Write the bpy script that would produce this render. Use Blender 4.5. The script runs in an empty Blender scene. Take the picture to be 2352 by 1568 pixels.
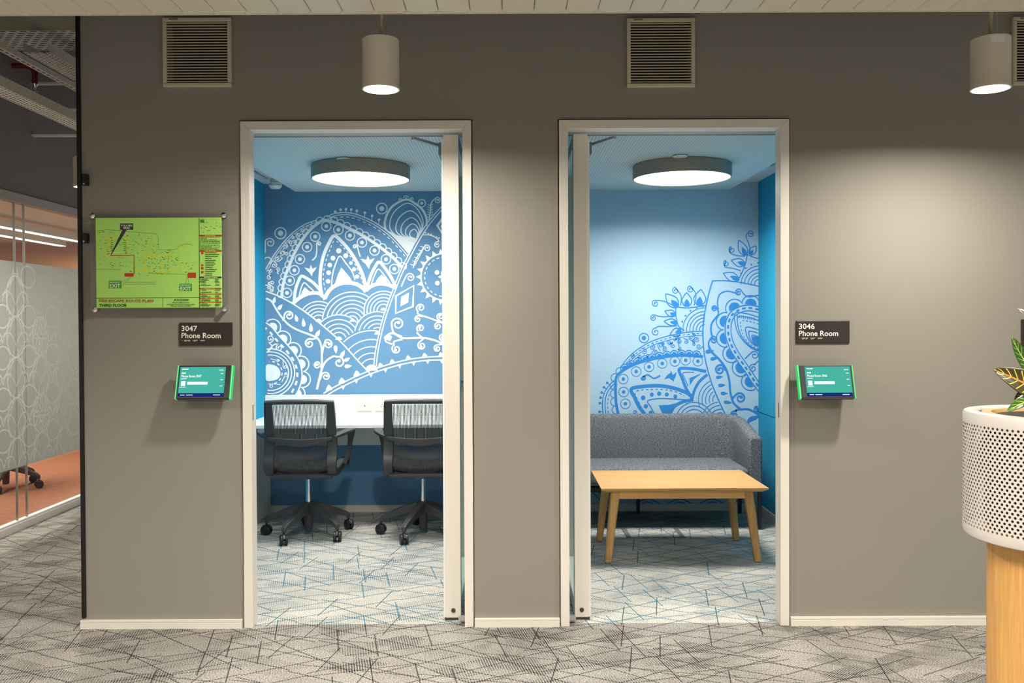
import bpy, bmesh, math, random
from mathutils import Vector, Matrix
random.seed(7)
R = math.radians
scene = bpy.context.scene
C = scene.collection

# ---------------------------------------------------------------- camera
F_PX, D = 2000.0, 3.9            # focal length in pixels of the 2352 wide photo, distance to the grey wall
CX, CY = 1168.0, 765.6           # principal point
PITCH, ROLL = R(0.735), -0.0045
CAM_ROT = Matrix.Rotation(math.pi/2 - PITCH, 3, 'X') @ Matrix.Rotation(ROLL, 3, 'Z')
def ray(px, py):
    return CAM_ROT @ Vector(((px-CX)/F_PX, -(py-CY)/F_PX, -1.0))
_d = ray(1168, 1437)
CAM_H = -_d.z/_d.y*D
CAM_P = Vector((0, -D, CAM_H))
def pix(px, py, Y):              # point of the plane y = Y seen at a photo pixel
    d = ray(px, py); return CAM_P + d*((Y+D)/d.y)
def pixz(px, py, Z):             # point of a horizontal plane
    d = ray(px, py); return CAM_P + d*((Z-CAM_H)/d.z)
def pixx(px, py, X):             # point of a plane x = X
    d = ray(px, py); return CAM_P + d*(X/d.x)
cam = bpy.data.cameras.new('camera')
cam.sensor_width = 36; cam.lens = F_PX/2352*36
cam.shift_x = (1176-CX)/2352; cam.shift_y = (CY-784)/2352
cam.clip_start = 0.05
camo = bpy.data.objects.new('camera', cam); C.objects.link(camo)
camo.matrix_world = Matrix.Translation(CAM_P) @ CAM_ROT.to_4x4()
scene.camera = camo

# ---------------------------------------------------------------- light of the place
W = bpy.data.worlds.new('World'); scene.world = W; W.use_nodes = True
W.node_tree.nodes['Background'].inputs[0].default_value = (1.0, 0.97, 0.92, 1)
W.node_tree.nodes['Background'].inputs[1].default_value = 0.35
vs = scene.view_settings
vs.view_transform = 'Standard'; vs.look = 'None'; vs.exposure = 0.2; vs.gamma = 1.0; vs.use_curve_mapping = False

def area_light(name, loc, size, power, color=(1,1,1), size_y=None, rot=(0,0,0), shape='DISK', spread=180):
    l = bpy.data.lights.new(name, 'AREA'); l.shape = shape; l.size = size
    if size_y: l.size_y = size_y
    l.energy = power; l.color = color; l.spread = R(spread)
    o = bpy.data.objects.new(name, l); C.objects.link(o); o.location = loc; o.rotation_euler = rot
    return o
WARM = (1.0, 0.95, 0.86)
P_PEND, P_ROOM, P_CORR, P_MEET = 25, 37, 85, 75
# unseen area lights added at raft height to fill the corridor's near side
for lx in (-2.2, 0.1, 2.4):
    area_light('corridor_fill_offscreen', (lx, -2.9, 2.40), 0.9, P_CORR, WARM, 0.9, shape='SQUARE', spread=140)

# ---------------------------------------------------------------- helpers
ORG = {}
def srgb(r, g, b):
    f = lambda c: (c/255/12.92) if c/255 <= 0.04045 else ((c/255+0.055)/1.055)**2.4
    return (f(r), f(g), f(b))
def nt(m):
    m.use_nodes = True; t = m.node_tree; t.nodes.clear(); return t
def N(t, typ, **kw):
    n = t.nodes.new(typ)
    for k, v in kw.items():
        if k.startswith('i_'):
            n.inputs[k[2:].replace('_', ' ')].default_value = v
        else: setattr(n, k, v)
    return n
MATS = {}
def mat(name, col, rough=0.6, metal=0.0, var=0.06, scale=14, bump=0.0, bscale=200, emit=None, estr=0, spec=0.5, coords='Object'):
    if name in MATS: return MATS[name]
    m = bpy.data.materials.new(name); t = nt(m); L = t.links
    o = N(t, 'ShaderNodeOutputMaterial'); p = N(t, 'ShaderNodeBsdfPrincipled')
    tc = N(t, 'ShaderNodeTexCoord'); nz = N(t, 'ShaderNodeTexNoise'); nz.inputs['Scale'].default_value = scale; nz.inputs['Detail'].default_value = 4
    L.new(tc.outputs[coords], nz.inputs['Vector'])
    mx = N(t, 'ShaderNodeMix', data_type='RGBA')
    mx.inputs[6].default_value = (*[c*(1-var) for c in col], 1); mx.inputs[7].default_value = (*[min(1, c*(1+var)) for c in col], 1)
    L.new(nz.outputs['Fac'], mx.inputs[0]); L.new(mx.outputs[2], p.inputs['Base Color'])
    p.inputs['Roughness'].default_value = rough; p.inputs['Metallic'].default_value = metal
    p.inputs['Specular IOR Level'].default_value = spec
    if bump:
        n2 = N(t, 'ShaderNodeTexNoise'); n2.inputs['Scale'].default_value = bscale; n2.inputs['Detail'].default_value = 2
        L.new(tc.outputs[coords], n2.inputs['Vector'])
        b = N(t, 'ShaderNodeBump'); b.inputs['Strength'].default_value = bump; b.inputs['Distance'].default_value = 0.002
        L.new(n2.outputs['Fac'], b.inputs['Height']); L.new(b.outputs[0], p.inputs['Normal'])
    if emit:
        p.inputs['Emission Color'].default_value = (*emit, 1); p.inputs['Emission Strength'].default_value = estr
    L.new(p.outputs[0], o.inputs[0]); MATS[name] = m
    return m
def glass_mat(name, tint=(0.9, 0.97, 0.95), refl=0.1):
    m = bpy.data.materials.new(name); t = nt(m); L = t.links
    o = N(t, 'ShaderNodeOutputMaterial'); tr = N(t, 'ShaderNodeBsdfTransparent'); gl = N(t, 'ShaderNodeBsdfGlossy'); mx = N(t, 'ShaderNodeMixShader')
    tr.inputs[0].default_value = (*tint, 1); gl.inputs['Roughness'].default_value = 0.02
    lw = N(t, 'ShaderNodeLayerWeight'); lw.inputs[0].default_value = 0.5
    pw_ = N(t, 'ShaderNodeMath', operation='POWER'); pw_.inputs[1].default_value = 4.0; L.new(lw.outputs['Facing'], pw_.inputs[0])
    fr = N(t, 'ShaderNodeMath', operation='MULTIPLY_ADD'); fr.inputs[1].default_value = 0.7; fr.inputs[2].default_value = 0.03; L.new(pw_.outputs[0], fr.inputs[0])
    L.new(fr.outputs[0], mx.inputs[0]); L.new(tr.outputs[0], mx.inputs[1]); L.new(gl.outputs[0], mx.inputs[2]); L.new(mx.outputs[0], o.inputs[0])
    MATS[name] = m; return m

class MB:
    def __init__(s): s.v = []; s.f = []; s.uv = None
    def add(s, vs, fs):
        b = len(s.v); s.v += [tuple(v) for v in vs]; s.f += [tuple(b+i for i in f) for f in fs]; return s
    def box(s, x0, x1, y0, y1, z0, z1, M=None):
        if x0 > x1: x0, x1 = x1, x0
        if y0 > y1: y0, y1 = y1, y0
        if z0 > z1: z0, z1 = z1, z0
        vs = [Vector(p) for p in ((x0,y0,z0),(x1,y0,z0),(x1,y1,z0),(x0,y1,z0),(x0,y0,z1),(x1,y0,z1),(x1,y1,z1),(x0,y1,z1))]
        if M: vs = [M @ v for v in vs]
        return s.add(vs, [(0,3,2,1),(4,5,6,7),(0,1,5,4),(1,2,6,5),(2,3,7,6),(3,0,4,7)])
    def rect_y(s, a, b, Y):                                  # front-facing rectangle between two points of a wall plane
        return s.add([(a.x,Y,b.z),(b.x,Y,b.z),(b.x,Y,a.z),(a.x,Y,a.z)], [(0,1,2,3)])
    def loft(s, rings, closed=True, caps=True):
        n = len(rings[0]); b = len(s.v)
        for r in rings: s.v += [tuple(p) for p in r]
        for i in range(len(rings)-1):
            for j in range(n if closed else n-1):
                k = (j+1) % n
                s.f.append((b+i*n+j, b+i*n+k, b+(i+1)*n+k, b+(i+1)*n+j))
        if caps and closed:
            s.f.append(tuple(b+j for j in reversed(range(n)))); s.f.append(tuple(b+(len(rings)-1)*n+j for j in range(n)))
        return s
    def tube(s, pts, r, n=10, caps=True, flat=None):
        pts = [Vector(p) for p in pts]; rs = r if isinstance(r, (list, tuple)) else [r]*len(pts)
        rings = []; up = None
        for i, p in enumerate(pts):
            a = pts[max(0, i-1)]; c = pts[min(len(pts)-1, i+1)]; t = (c-a).normalized()
            if up is None: up = Vector((0,0,1)) if abs(t.z) < 0.9 else Vector((1,0,0))
            x = t.cross(up).normalized(); up = x.cross(t).normalized()
            fy = flat if flat else 1.0
            rings.append([p + x*(math.cos(2*math.pi*j/n)*rs[i]) + up*(math.sin(2*math.pi*j/n)*rs[i]*fy) for j in range(n)])
        return s.loft(rings, True, caps)
    def sweep(s, pts, wx, th, side=Vector((1,0,0))):         # rectangular bar along a path, 'side' is the width direction
        pts = [Vector(p) for p in pts]; n = len(pts); rings = []
        for i, p in enumerate(pts):
            t = (pts[min(n-1,i+1)]-pts[max(0,i-1)]).normalized()
            sd = (side - t*side.dot(t)).normalized(); nm = t.cross(sd).normalized()
            w = wx[i] if isinstance(wx, (list,tuple)) else wx; h = th[i] if isinstance(th, (list,tuple)) else th
            rings.append([p+sd*w/2+nm*h/2, p-sd*w/2+nm*h/2, p-sd*w/2-nm*h/2, p+sd*w/2-nm*h/2])
        return s.loft(rings)
    def lathe(s, prof, c=(0,0,0), n=40, axis='Z'):           # closed profile list of (radius, height)
        rings = []
        for r, h in prof:
            ring = []
            for j in range(n):
                a = 2*math.pi*j/n; p = (r*math.cos(a), r*math.sin(a), h)
                if axis == 'Y': p = (p[0], -p[2], p[1])
                ring.append((c[0]+p[0], c[1]+p[1], c[2]+p[2]))
            rings.append(ring)
        return s.loft(rings, True, True)
    def xf(s, M):
        s.v = [tuple(M @ Vector(v)) for v in s.v]; return s
    def build(s, name, m, parent=None, smooth=None, bevel=0, seg=2, subsurf=0):
        off = ORG.get(parent.name, Vector((0,0,0))) if parent else Vector((0,0,0))
        me = bpy.data.meshes.new(name)
        me.from_pydata([(v[0]-off.x, v[1]-off.y, v[2]-off.z) for v in s.v], [], s.f)
        if s.uv:
            l = me.uv_layers.new(name='UVMap')
            for lp in me.loops: l.data[lp.index].uv = s.uv[lp.vertex_index]
        me.validate(); me.update()
        if smooth is not None:
            for p in me.polygons: p.use_smooth = True
            me.set_sharp_from_angle(angle=R(smooth))
        me.materials.append(m)
        o = bpy.data.objects.new(name, me); C.objects.link(o)
        if parent: o.parent = parent
        ORG[o.name] = off
        if bevel:
            b = o.modifiers.new('bevel', 'BEVEL'); b.width = bevel; b.segments = seg; b.limit_method = 'ANGLE'; b.angle_limit = R(40)
        if subsurf:
            q = o.modifiers.new('sub', 'SUBSURF'); q.levels = subsurf; q.render_levels = subsurf
        return o
def recalc(o):
    bm = bmesh.new(); bm.from_mesh(o.data); bmesh.ops.recalc_face_normals(bm, faces=bm.faces); bm.to_mesh(o.data); bm.free(); return o
def tag(o, label, cat=None, group=None):
    o['label'] = label
    if cat: o['category'] = cat
    if group: o['group'] = group
    return o
def thing(name, loc, label, cat, group=None):
    o = bpy.data.objects.new(name, None); C.objects.link(o); o.location = loc; o.empty_display_size = 0.1
    ORG[o.name] = Vector(loc); return tag(o, label, cat, group)
def struct(o, label=None):
    o['kind'] = 'structure'
    if label: o['label'] = label
    return o
def struct_empty(name, loc, label):
    o = bpy.data.objects.new(name, None); C.objects.link(o); o.location = loc; o.empty_display_size = 0.1
    ORG[o.name] = Vector(loc); o['kind'] = 'structure'; o['label'] = label; return o
def copy_tree(o, parent=None):
    c = o.copy(); C.objects.link(c); c.parent = parent
    for ch in list(o.children): copy_tree(ch, c)
    return c
def smooth_path(pts, n=6, closed=False):
    P = [Vector(p) for p in pts]; out = []
    m = len(P)
    if m < 3: return P
    for i in range(m if closed else m-1):
        if closed: a, b, c, d = P[(i-1) % m], P[i], P[(i+1) % m], P[(i+2) % m]
        else: a, b, c, d = P[max(0,i-1)], P[i], P[i+1], P[min(m-1,i+2)]
        for k in range(n):
            t = k/n
            out.append(0.5*((2*b)+(c-a)*t+(2*a-5*b+4*c-d)*t*t+(3*b-a-3*c+d)*t**3))
    if not closed: out.append(P[-1])
    return out

_txt_cache = {}
def text_mesh(string, bold=0.0):
    key = (string, bold)
    if key in _txt_cache: return _txt_cache[key]
    cu = bpy.data.curves.new('txt', 'FONT'); cu.body = string; cu.size = 1.0; cu.offset = bold; cu.resolution_u = 3
    ob = bpy.data.objects.new('txt', cu); C.objects.link(ob)
    dg = bpy.context.evaluated_depsgraph_get(); me = bpy.data.meshes.new_from_object(ob.evaluated_get(dg))
    vs = [tuple(v.co) for v in me.vertices]; fs = [tuple(p.vertices) for p in me.polygons]
    bpy.data.objects.remove(ob); bpy.data.curves.remove(cu); bpy.data.meshes.remove(me)
    _txt_cache[key] = (vs, fs); return vs, fs
def put_text(mb, string, x0, x1, ytop, ybase, place, bold=0.0, ref='H'):
    # letters fitted between x0..x1 and cap top / baseline in the caller's 2D frame; place(x, y) gives the 3D point
    vs, fs = text_mesh(string, bold)
    if not vs: return
    a = min(v[0] for v in vs); b = max(v[0] for v in vs); cap = 0.70
    mb.add([place(x0+(v[0]-a)/(b-a)*(x1-x0), ybase-(v[1]/cap)*(ybase-ytop)) for v in vs], fs)

class Art:                         # flat print: strokes and fills in a 2D frame, mapped on a wall plane by place(x, y, level)
    def __init__(s, place): s.mb = MB(); s.place = place; s.n = 0; s.clip = None
    def _lvl(s): s.n += 1; return s.n
    def _strip(s, P, w, closed):
        P = [Vector((p[0], p[1])) for p in P]; n = len(P)
        if n < 2: return
        l = s._lvl(); vs = []; ws = w if isinstance(w, list) else [w]*n
        for i in range(n):
            if closed: a, c = P[(i-1) % n], P[(i+1) % n]
            else: a, c = P[max(0,i-1)], P[min(n-1,i+1)]
            t = c-a
            if t.length < 1e-6: t = Vector((1,0))
            t.normalize(); nn = Vector((-t.y, t.x))*ws[i]/2
            vs += [s.place(P[i].x+nn.x, P[i].y+nn.y, l), s.place(P[i].x-nn.x, P[i].y-nn.y, l)]
        fs = [(2*i, 2*i+1, 2*i+3, 2*i+2) for i in range(n-1)]
        if closed: fs.append((2*n-2, 2*n-1, 1, 0))
        s.mb.add(vs, fs)
    def stroke(s, pts, w, closed=False, smooth=True, dash=None, taper=False, clip=None):
        P = smooth_path([(p[0],p[1],0) for p in pts], 8, closed) if smooth and len(pts) > 2 else [Vector((p[0],p[1],0)) for p in pts]
        if dash:
            if closed: P = P + [P[0]]
            on, off = dash; acc = 0; seg = []; 
            for i in range(len(P)-1):
                a, b = P[i], P[i+1]; ln = (b-a).length; k = max(1, int(ln/2))
                for j in range(k):
                    p = a+(b-a)*(j/k); ph = acc % (on+off)
                    if ph < on: seg.append(p)
                    else:
                        if len(seg) > 1: s._strip(seg, w, False)
                        seg = []
                    acc += ln/k
            if len(seg) > 1: s._strip(seg, w, False)
            return
        if clip:
            seg = []
            for i in range(len(P)):
                if clip(P[i].x, P[i].y): seg.append(P[i])
                else:
                    if len(seg) > 1: s._strip(seg, w, False)
                    seg = []
            if len(seg) > 1: s._strip(seg, w, False)
            return
        if taper:
            n = len(P); w = [w*(0.35+0.65*math.sin(math.pi*min(1, 0.5+0.5*i/n))) for i in range(n)]
        s._strip(P, w, closed)
    def fill(s, pts, smooth=False, closed=True):
        P = smooth_path([(p[0],p[1],0) for p in pts], 6, True) if smooth else [Vector((p[0],p[1],0)) for p in pts]
        l = s._lvl(); s.mb.add([s.place(p.x, p.y, l) for p in P], [tuple(range(len(P)))])
    def dot(s, x, y, r, n=20): s.fill([(x+r*math.cos(2*math.pi*i/n), y+r*math.sin(2*math.pi*i/n)) for i in range(n)])
    def ring(s, x, y, r, w, a0=0, a1=360, n=36, clip=None, ry=None, dash=None):
        ry = ry or r
        full = abs(a1-a0) >= 360
        m = n if full else n+1
        pts = [(x+r*math.cos(R(a0+(a1-a0)*i/n)), y-ry*math.sin(R(a0+(a1-a0)*i/n))) for i in range(m)]
        s.stroke(pts, w, closed=full and not clip, smooth=False, clip=clip, dash=dash)
    def target(s, x, y, r, w, d): s.ring(x, y, r, w); s.dot(x, y, d, 14)
    def curl(s, x, y, r, a0, turns, w, tail=None):          # spiral into (x, y), turns signed, optional tail path leading in
        n = int(abs(turns)*22)+4; pts = []
        for i in range(n+1):
            t = i/n; a = R(a0)+turns*2*math.pi*t; q = r*(1-0.72*t)
            pts.append((x+q*math.cos(a), y-q*math.sin(a)))
        if tail: pts = [(p.x, p.y) for p in smooth_path([(q[0],q[1],0) for q in tail]+[(pts[0][0],pts[0][1],0)], 6)][:-1] + pts
        m = len(pts); s._strip([Vector((p[0],p[1])) for p in pts], [w*(1-0.3*i/m) for i in range(m)], False)
        s.dot(pts[-1][0], pts[-1][1], w*0.85, 12)
    def drop(s, x, y, ln, wd, ang):                          # teardrop: tip points along ang
        c, q = math.cos(R(ang)), -math.sin(R(ang)); P = []
        for i in range(18):
            a = 2*math.pi*i/18; u = math.cos(a)*ln/2; v = math.sin(a)*wd/2*(1-0.45*math.cos(a))
            if i == 0: v = 0; u = ln*0.62
            P.append((x+u*c-v*q, y+u*q+v*c))
        s.fill(P)
    def scallops(s, path, r, w, side, step=None, solid=0, a=1.0):   # row of half circles along a path
        P = smooth_path([(p[0],p[1],0) for p in path], 10); acc = 0; nxt = r; step = step or 2*r
        for i in range(len(P)-1):
            d = P[i+1]-P[i]; ln = d.length
            while acc+ln >= nxt:
                p = P[i]+d*((nxt-acc)/ln); th = math.degrees(math.atan2(-d.y, d.x))+ (0 if side > 0 else 180)
                s.ring(p.x, p.y, r, w, th, th+180, 14, ry=r*a)
                if solid:
                    s.fill([(p.x+solid*math.cos(R(th+180*j/10)), p.y-solid*math.sin(R(th+180*j/10))) for j in range(11)])
                nxt += step
            acc += ln
# ---------------------------------------------------------------- materials
GREY = mat('grey_wall_paint', srgb(138,133,122), 0.75, var=0.03, scale=3, bump=0.05, bscale=500)
WHITE = mat('white_frame_paint', srgb(222,215,203), 0.45, var=0.02)
WHITE2 = mat('white_laminate', srgb(228,232,228), 0.4, var=0.02)
BLACK = mat('black_trim', srgb(14,13,12), 0.4)
CYAN = mat('cyan_felt_panel', srgb(20,150,190), 0.95, var=0.12, scale=60, bump=0.4, bscale=300)
BLUE1 = mat('mural_blue_vinyl', srgb(100,144,180), 0.8, var=0.05, scale=5, bump=0.05, bscale=700)
BLUE2 = mat('mural_pale_blue_vinyl', srgb(166,196,216), 0.8, var=0.04, scale=5, bump=0.05, bscale=700)
PRINTW = mat('mural_white_print', srgb(236,240,240), 0.8, var=0.02)
PRINTB = mat('mural_bright_blue_print', srgb(38,128,200), 0.8, var=0.03)
CONC = mat('raw_concrete', srgb(150,148,132), 0.9, var=0.25, scale=6, bump=0.3, bscale=60)
SLAB = mat('dark_slab', srgb(72,68,62), 0.95, var=0.2, scale=4)
RAFT = mat('cream_metal_plank', srgb(204,197,178), 0.5, var=0.03, scale=2)
GALV = mat('galvanised_steel', srgb(236,234,226), 0.45, metal=0.0, var=0.15, scale=30)
DGREY = mat('bulkhead_grey', srgb(136,131,134), 0.85, var=0.04)
REDP = mat('red_pipe_paint', srgb(110,22,20), 0.5)
ALU = mat('aluminium', srgb(200,200,198), 0.3, metal=0.7, var=0.05)
CHROME = mat('chrome', srgb(225,225,225), 0.15, metal=1.0, var=0.03)
PLASTIC = mat('charcoal_plastic', srgb(62,61,62), 0.5, var=0.08, bump=0.1, bscale=600)
BLKPL = mat('black_plastic', srgb(26,26,27), 0.4, var=0.08)
VENTW = mat('vent_cream_enamel', srgb(196,186,160), 0.5, var=0.05)
SIGN = mat('sign_dark_brown', srgb(44,38,31), 0.45, var=0.05)
SIGNT = mat('sign_white_ink', srgb(240,236,225), 0.6)
PEND = mat('pendant_white_enamel', srgb(214,206,188), 0.4, var=0.02)
LAMPG = mat('lamp_grey_metal', srgb(150,141,128), 0.5, var=0.04)
GLASS = glass_mat('clear_glass', (0.86, 0.95, 0.94))
GLASSW = glass_mat('clear_partition_glass', (0.97, 0.99, 0.98))
ACRYL = glass_mat('acrylic', (0.95, 0.96, 0.95))
def emitter(name, col, strength):
    m = bpy.data.materials.new(name); t = nt(m)
    o = N(t, 'ShaderNodeOutputMaterial'); e = N(t, 'ShaderNodeEmission'); e.inputs[1].default_value = strength
    tc = N(t, 'ShaderNodeTexCoord'); nz = N(t, 'ShaderNodeTexNoise'); nz.inputs['Scale'].default_value = 3
    mx = N(t, 'ShaderNodeMix', data_type='RGBA'); mx.inputs[6].default_value = (*col, 1); mx.inputs[7].default_value = (*[min(1,c*1.03) for c in col], 1)
    t.links.new(tc.outputs['Object'], nz.inputs['Vector']); t.links.new(nz.outputs['Fac'], mx.inputs[0]); t.links.new(mx.outputs[2], e.inputs[0])
    t.links.new(e.outputs[0], o.inputs[0]); MATS[name] = m; return m
GLOW = emitter('lamp_diffuser_glow', (1, 0.97, 0.92), 4.0)
GLOWP = emitter('pendant_diffuser_glow', (1, 0.95, 0.85), 8.0)

def wood_mat(name, c0, c1, axis='X', scale=3.0, rough=0.45):
    m = bpy.data.materials.new(name); t = nt(m); L = t.links
    o = N(t, 'ShaderNodeOutputMaterial'); p = N(t, 'ShaderNodeBsdfPrincipled'); tc = N(t, 'ShaderNodeTexCoord'); mp = N(t, 'ShaderNodeMapping')
    k = {'X': (0.6, 14, 14), 'Y': (14, 0.6, 14), 'Z': (14, 14, 0.6)}[axis]; mp.inputs['Scale'].default_value = k
    n1 = N(t, 'ShaderNodeTexNoise'); n1.inputs['Scale'].default_value = scale; n1.inputs['Detail'].default_value = 8; n1.inputs['Roughness'].default_value = 0.65
    n2 = N(t, 'ShaderNodeTexNoise'); n2.inputs['Scale'].default_value = scale*7; n2.inputs['Detail'].default_value = 3
    L.new(tc.outputs['Object'], mp.inputs[0]); L.new(mp.outputs[0], n1.inputs['Vector']); L.new(mp.outputs[0], n2.inputs['Vector'])
    r = N(t, 'ShaderNodeValToRGB'); r.color_ramp.elements[0].color = (*c0, 1); r.color_ramp.elements[1].color = (*c1, 1)
    r.color_ramp.elements[0].position = 0.3; r.color_ramp.elements[1].position = 0.7
    a = N(t, 'ShaderNodeMath', operation='MULTIPLY_ADD'); a.inputs[1].default_value = 0.35; L.new(n2.outputs['Fac'], a.inputs[0])
    b = N(t, 'ShaderNodeMath', operation='MULTIPLY'); b.inputs[1].default_value = 0.65; L.new(n1.outputs['Fac'], b.inputs[0]); L.new(b.outputs[0], a.inputs[2])
    L.new(a.outputs[0], r.inputs[0]); L.new(r.outputs[0], p.inputs['Base Color']); p.inputs['Roughness'].default_value = rough
    L.new(p.outputs[0], o.inputs[0]); MATS[name] = m; return m
OAK = wood_mat('oak_veneer', srgb(196,142,78), srgb(230,180,112), 'X')
OAKL = wood_mat('oak_leg', srgb(165,118,62), srgb(214,168,104), 'Z')
STANDW = wood_mat('stand_wood', srgb(176,124,62), srgb(214,164,94), 'Z', 2.2)
WOODW = wood_mat('meeting_wood', srgb(150,98,52), srgb(196,142,84), 'X', 0.5)

def carpet(name, dark, light, line, line2, hatch, wm):
    m = bpy.data.materials.new(name); t = nt(m); L = t.links
    o = N(t, 'ShaderNodeOutputMaterial'); p = N(t, 'ShaderNodeBsdfPrincipled'); tc = N(t, 'ShaderNodeTexCoord')
    p.inputs['Roughness'].default_value = 1.0; p.inputs['Specular IOR Level'].default_value = 0.1
    P = tc.outputs['Object']
    def mapping(rot, sc, loc=(0,0,0), src=P):
        mp = N(t, 'ShaderNodeMapping'); mp.inputs['Rotation'].default_value = (0,0,R(rot)); mp.inputs['Scale'].default_value = sc; mp.inputs['Location'].default_value = loc
        L.new(src, mp.inputs[0]); return mp.outputs[0]
    def math_(op, a, b=None, c=None):
        n = N(t, 'ShaderNodeMath', operation=op)
        for i, x in enumerate((a, b, c)):
            if x is None: continue
            if isinstance(x, (int, float)): n.inputs[i].default_value = x
            else: L.new(x, n.inputs[i])
        return n.outputs[0]
    def mixc(f, a, b):
        n = N(t, 'ShaderNodeMix', data_type='RGBA'); L.new(f, n.inputs[0])
        for i, x in ((6, a), (7, b)):
            if isinstance(x, tuple): n.inputs[i].default_value = (*x, 1)
            else: L.new(x, n.inputs[i])
        return n.outputs[2]
    def noise(src, sc, det=2, rough=0.5):
        n = N(t, 'ShaderNodeTexNoise'); n.inputs['Scale'].default_value = sc; n.inputs['Detail'].default_value = det; n.inputs['Roughness'].default_value = rough; L.new(src, n.inputs['Vector']); return n.outputs['Fac']
    def step(x, lo, hi):
        n = N(t, 'ShaderNodeMapRange', clamp=True); L.new(x, n.inputs[0]); n.inputs[1].default_value = lo; n.inputs[2].default_value = hi; return n.outputs[0]
    # loop pile speckle
    sp = noise(mapping(20, (1, 1, 1)), 210, 3, 0.75)
    base = mixc(step(sp, 0.40, 0.58), dark, light)
    lo = noise(P, 3.0, 3)
    base = mixc(math_('MULTIPLY', step(lo, 0.45, 0.75), 0.3), base, dark)
    def vor(rot, sc, scale, feature):
        v = N(t, 'ShaderNodeTexVoronoi', feature=feature); v.inputs['Scale'].default_value = scale; v.inputs['Randomness'].default_value = 0.62
        L.new(mapping(rot, sc), v.inputs['Vector']); return v
    # tufting rows: fine stripes that carry the hatching and break the facet lines into dots
    sxr = N(t, 'ShaderNodeSeparateXYZ'); L.new(mapping(-12, (1, 1, 1)), sxr.inputs[0])
    wob = math_('MULTIPLY', noise(P, 30, 1), 0.004)
    row = math_('ABSOLUTE', math_('SUBTRACT', math_('FRACT', math_('DIVIDE', math_('ADD', sxr.outputs[0], wob), 0.0105)), 0.5))
    stripe = math_('SUBTRACT', 1.0, step(row, 0.22, 0.32))
    def lattice(theta, per, L_, off=0.0):                      # coordinates across / along lines of direction theta
        q = N(t, 'ShaderNodeSeparateXYZ'); L.new(mapping(90-theta, (1, 1, 1), (off, off*0.7, 0)), q.inputs[0])
        u = math_('DIVIDE', q.outputs[0], per); iu = math_('FLOOR', u)
        v = math_('ADD', math_('DIVIDE', q.outputs[1], L_), math_('MULTIPLY', iu, 0.37)); iv = math_('FLOOR', v)
        return u, iu, iv
    def hash2(a, b):
        c = N(t, 'ShaderNodeCombineXYZ'); L.new(a, c.inputs[0]); L.new(b, c.inputs[1])
        w = N(t, 'ShaderNodeTexWhiteNoise', noise_dimensions='2D'); L.new(c.outputs[0], w.inputs['Vector']); return w
    ua, ia, _ = lattice(30, 0.135, 1); ub, ib, _ = lattice(-26, 0.150, 1)
    fc = hash2(ia, ib).outputs['Value']                        # rhombic facets, each with its own hatch density
    h = math_('MULTIPLY', math_('MULTIPLY', step(fc, 0.25, 0.9), stripe), step(noise(P, 9, 2), 0.32, 0.52))
    base = mixc(math_('MULTIPLY', h, hatch), base, line)
    for th_, per, L_, prob, wd, dotted, c in ((30,0.135,0.36,0.20,0.0036,1,0),(-26,0.150,0.38,0.20,0.0036,1,0),(17,0.21,0.44,0.35,0.0034,1,1),(-40,0.23,0.40,0.4,0.0034,1,0),(102,0.14,0.26,0.55,0.0021,0,1),(80,0.20,0.26,0.6,0.0021,0,0),(-14,0.24,0.5,0.5,0.0030,1,1)):
        wd *= wm; u, iu, iv = lattice(th_, per, L_, per)
        hh = hash2(iu, iv); sc_ = N(t, 'ShaderNodeSeparateColor'); L.new(hh.outputs['Color'], sc_.inputs[0])
        pos = math_('MULTIPLY_ADD', math_('SUBTRACT', sc_.outputs[1], 0.5), 0.55 if not dotted else 0.22, 0.5)
        fx = math_('MULTIPLY', math_('ABSOLUTE', math_('SUBTRACT', math_('FRACT', u), pos)), per)
        ln = math_('SUBTRACT', 1.0, step(fx, wd*0.5, wd*1.3))
        k = math_('MULTIPLY', ln, math_('GREATER_THAN', sc_.outputs[0], prob))
        if dotted: k = math_('MULTIPLY', k, math_('MULTIPLY_ADD', stripe, 0.6, 0.4))
        base = mixc(math_('MULTIPLY', k, 0.88), base, line2 if c else line)
    L.new(base, p.inputs['Base Color'])
    b = N(t, 'ShaderNodeBump'); b.inputs['Strength'].default_value = 0.6; b.inputs['Distance'].default_value = 0.003; L.new(sp, b.inputs['Height']); L.new(b.outputs[0], p.inputs['Normal'])
    L.new(p.outputs[0], o.inputs[0]); MATS[name] = m; return m
CARP1 = carpet('corridor_carpet', srgb(82,78,74), srgb(190,184,175), srgb(34,32,30), srgb(30,28,27), 0.7, 1.15)
CARP2 = carpet('phone_room_carpet', srgb(124,126,124), srgb(230,222,208), srgb(18,80,98), srgb(0,112,142), 0.5, 1.3)
CARP3 = mat('orange_carpet', srgb(142,88,62), 1.0, var=0.35, scale=25, bump=0.4, bscale=250)

# ---------------------------------------------------------------- main dimensions
S = D/F_PX
YB = 0.61*D                                    # back wall of the phone rooms
WT = 0.06                                      # thickness of the grey partition
xL = pix(609, 700, YB).x; xR = pix(1742, 700, YB).x
xM0, xM1 = -0.03, 0.05                         # partition between the two rooms
zC = pix(1170, 420, YB).z                      # plain ceiling of the rooms
zP = pix(1170, 438, YB).z                      # dropped perforated panel
X_END = pix(192, 780, 0).x
X_GLASS = -1672*S
Z_SLAB = 3.62
d1 = [pix(558, 860, 0).x, pix(1085, 860, 0).x]; d2 = [pix(1286, 860, 0).x, pix(1811, 860, 0).x]
zD = pix(1170, 277, 0).z

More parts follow.
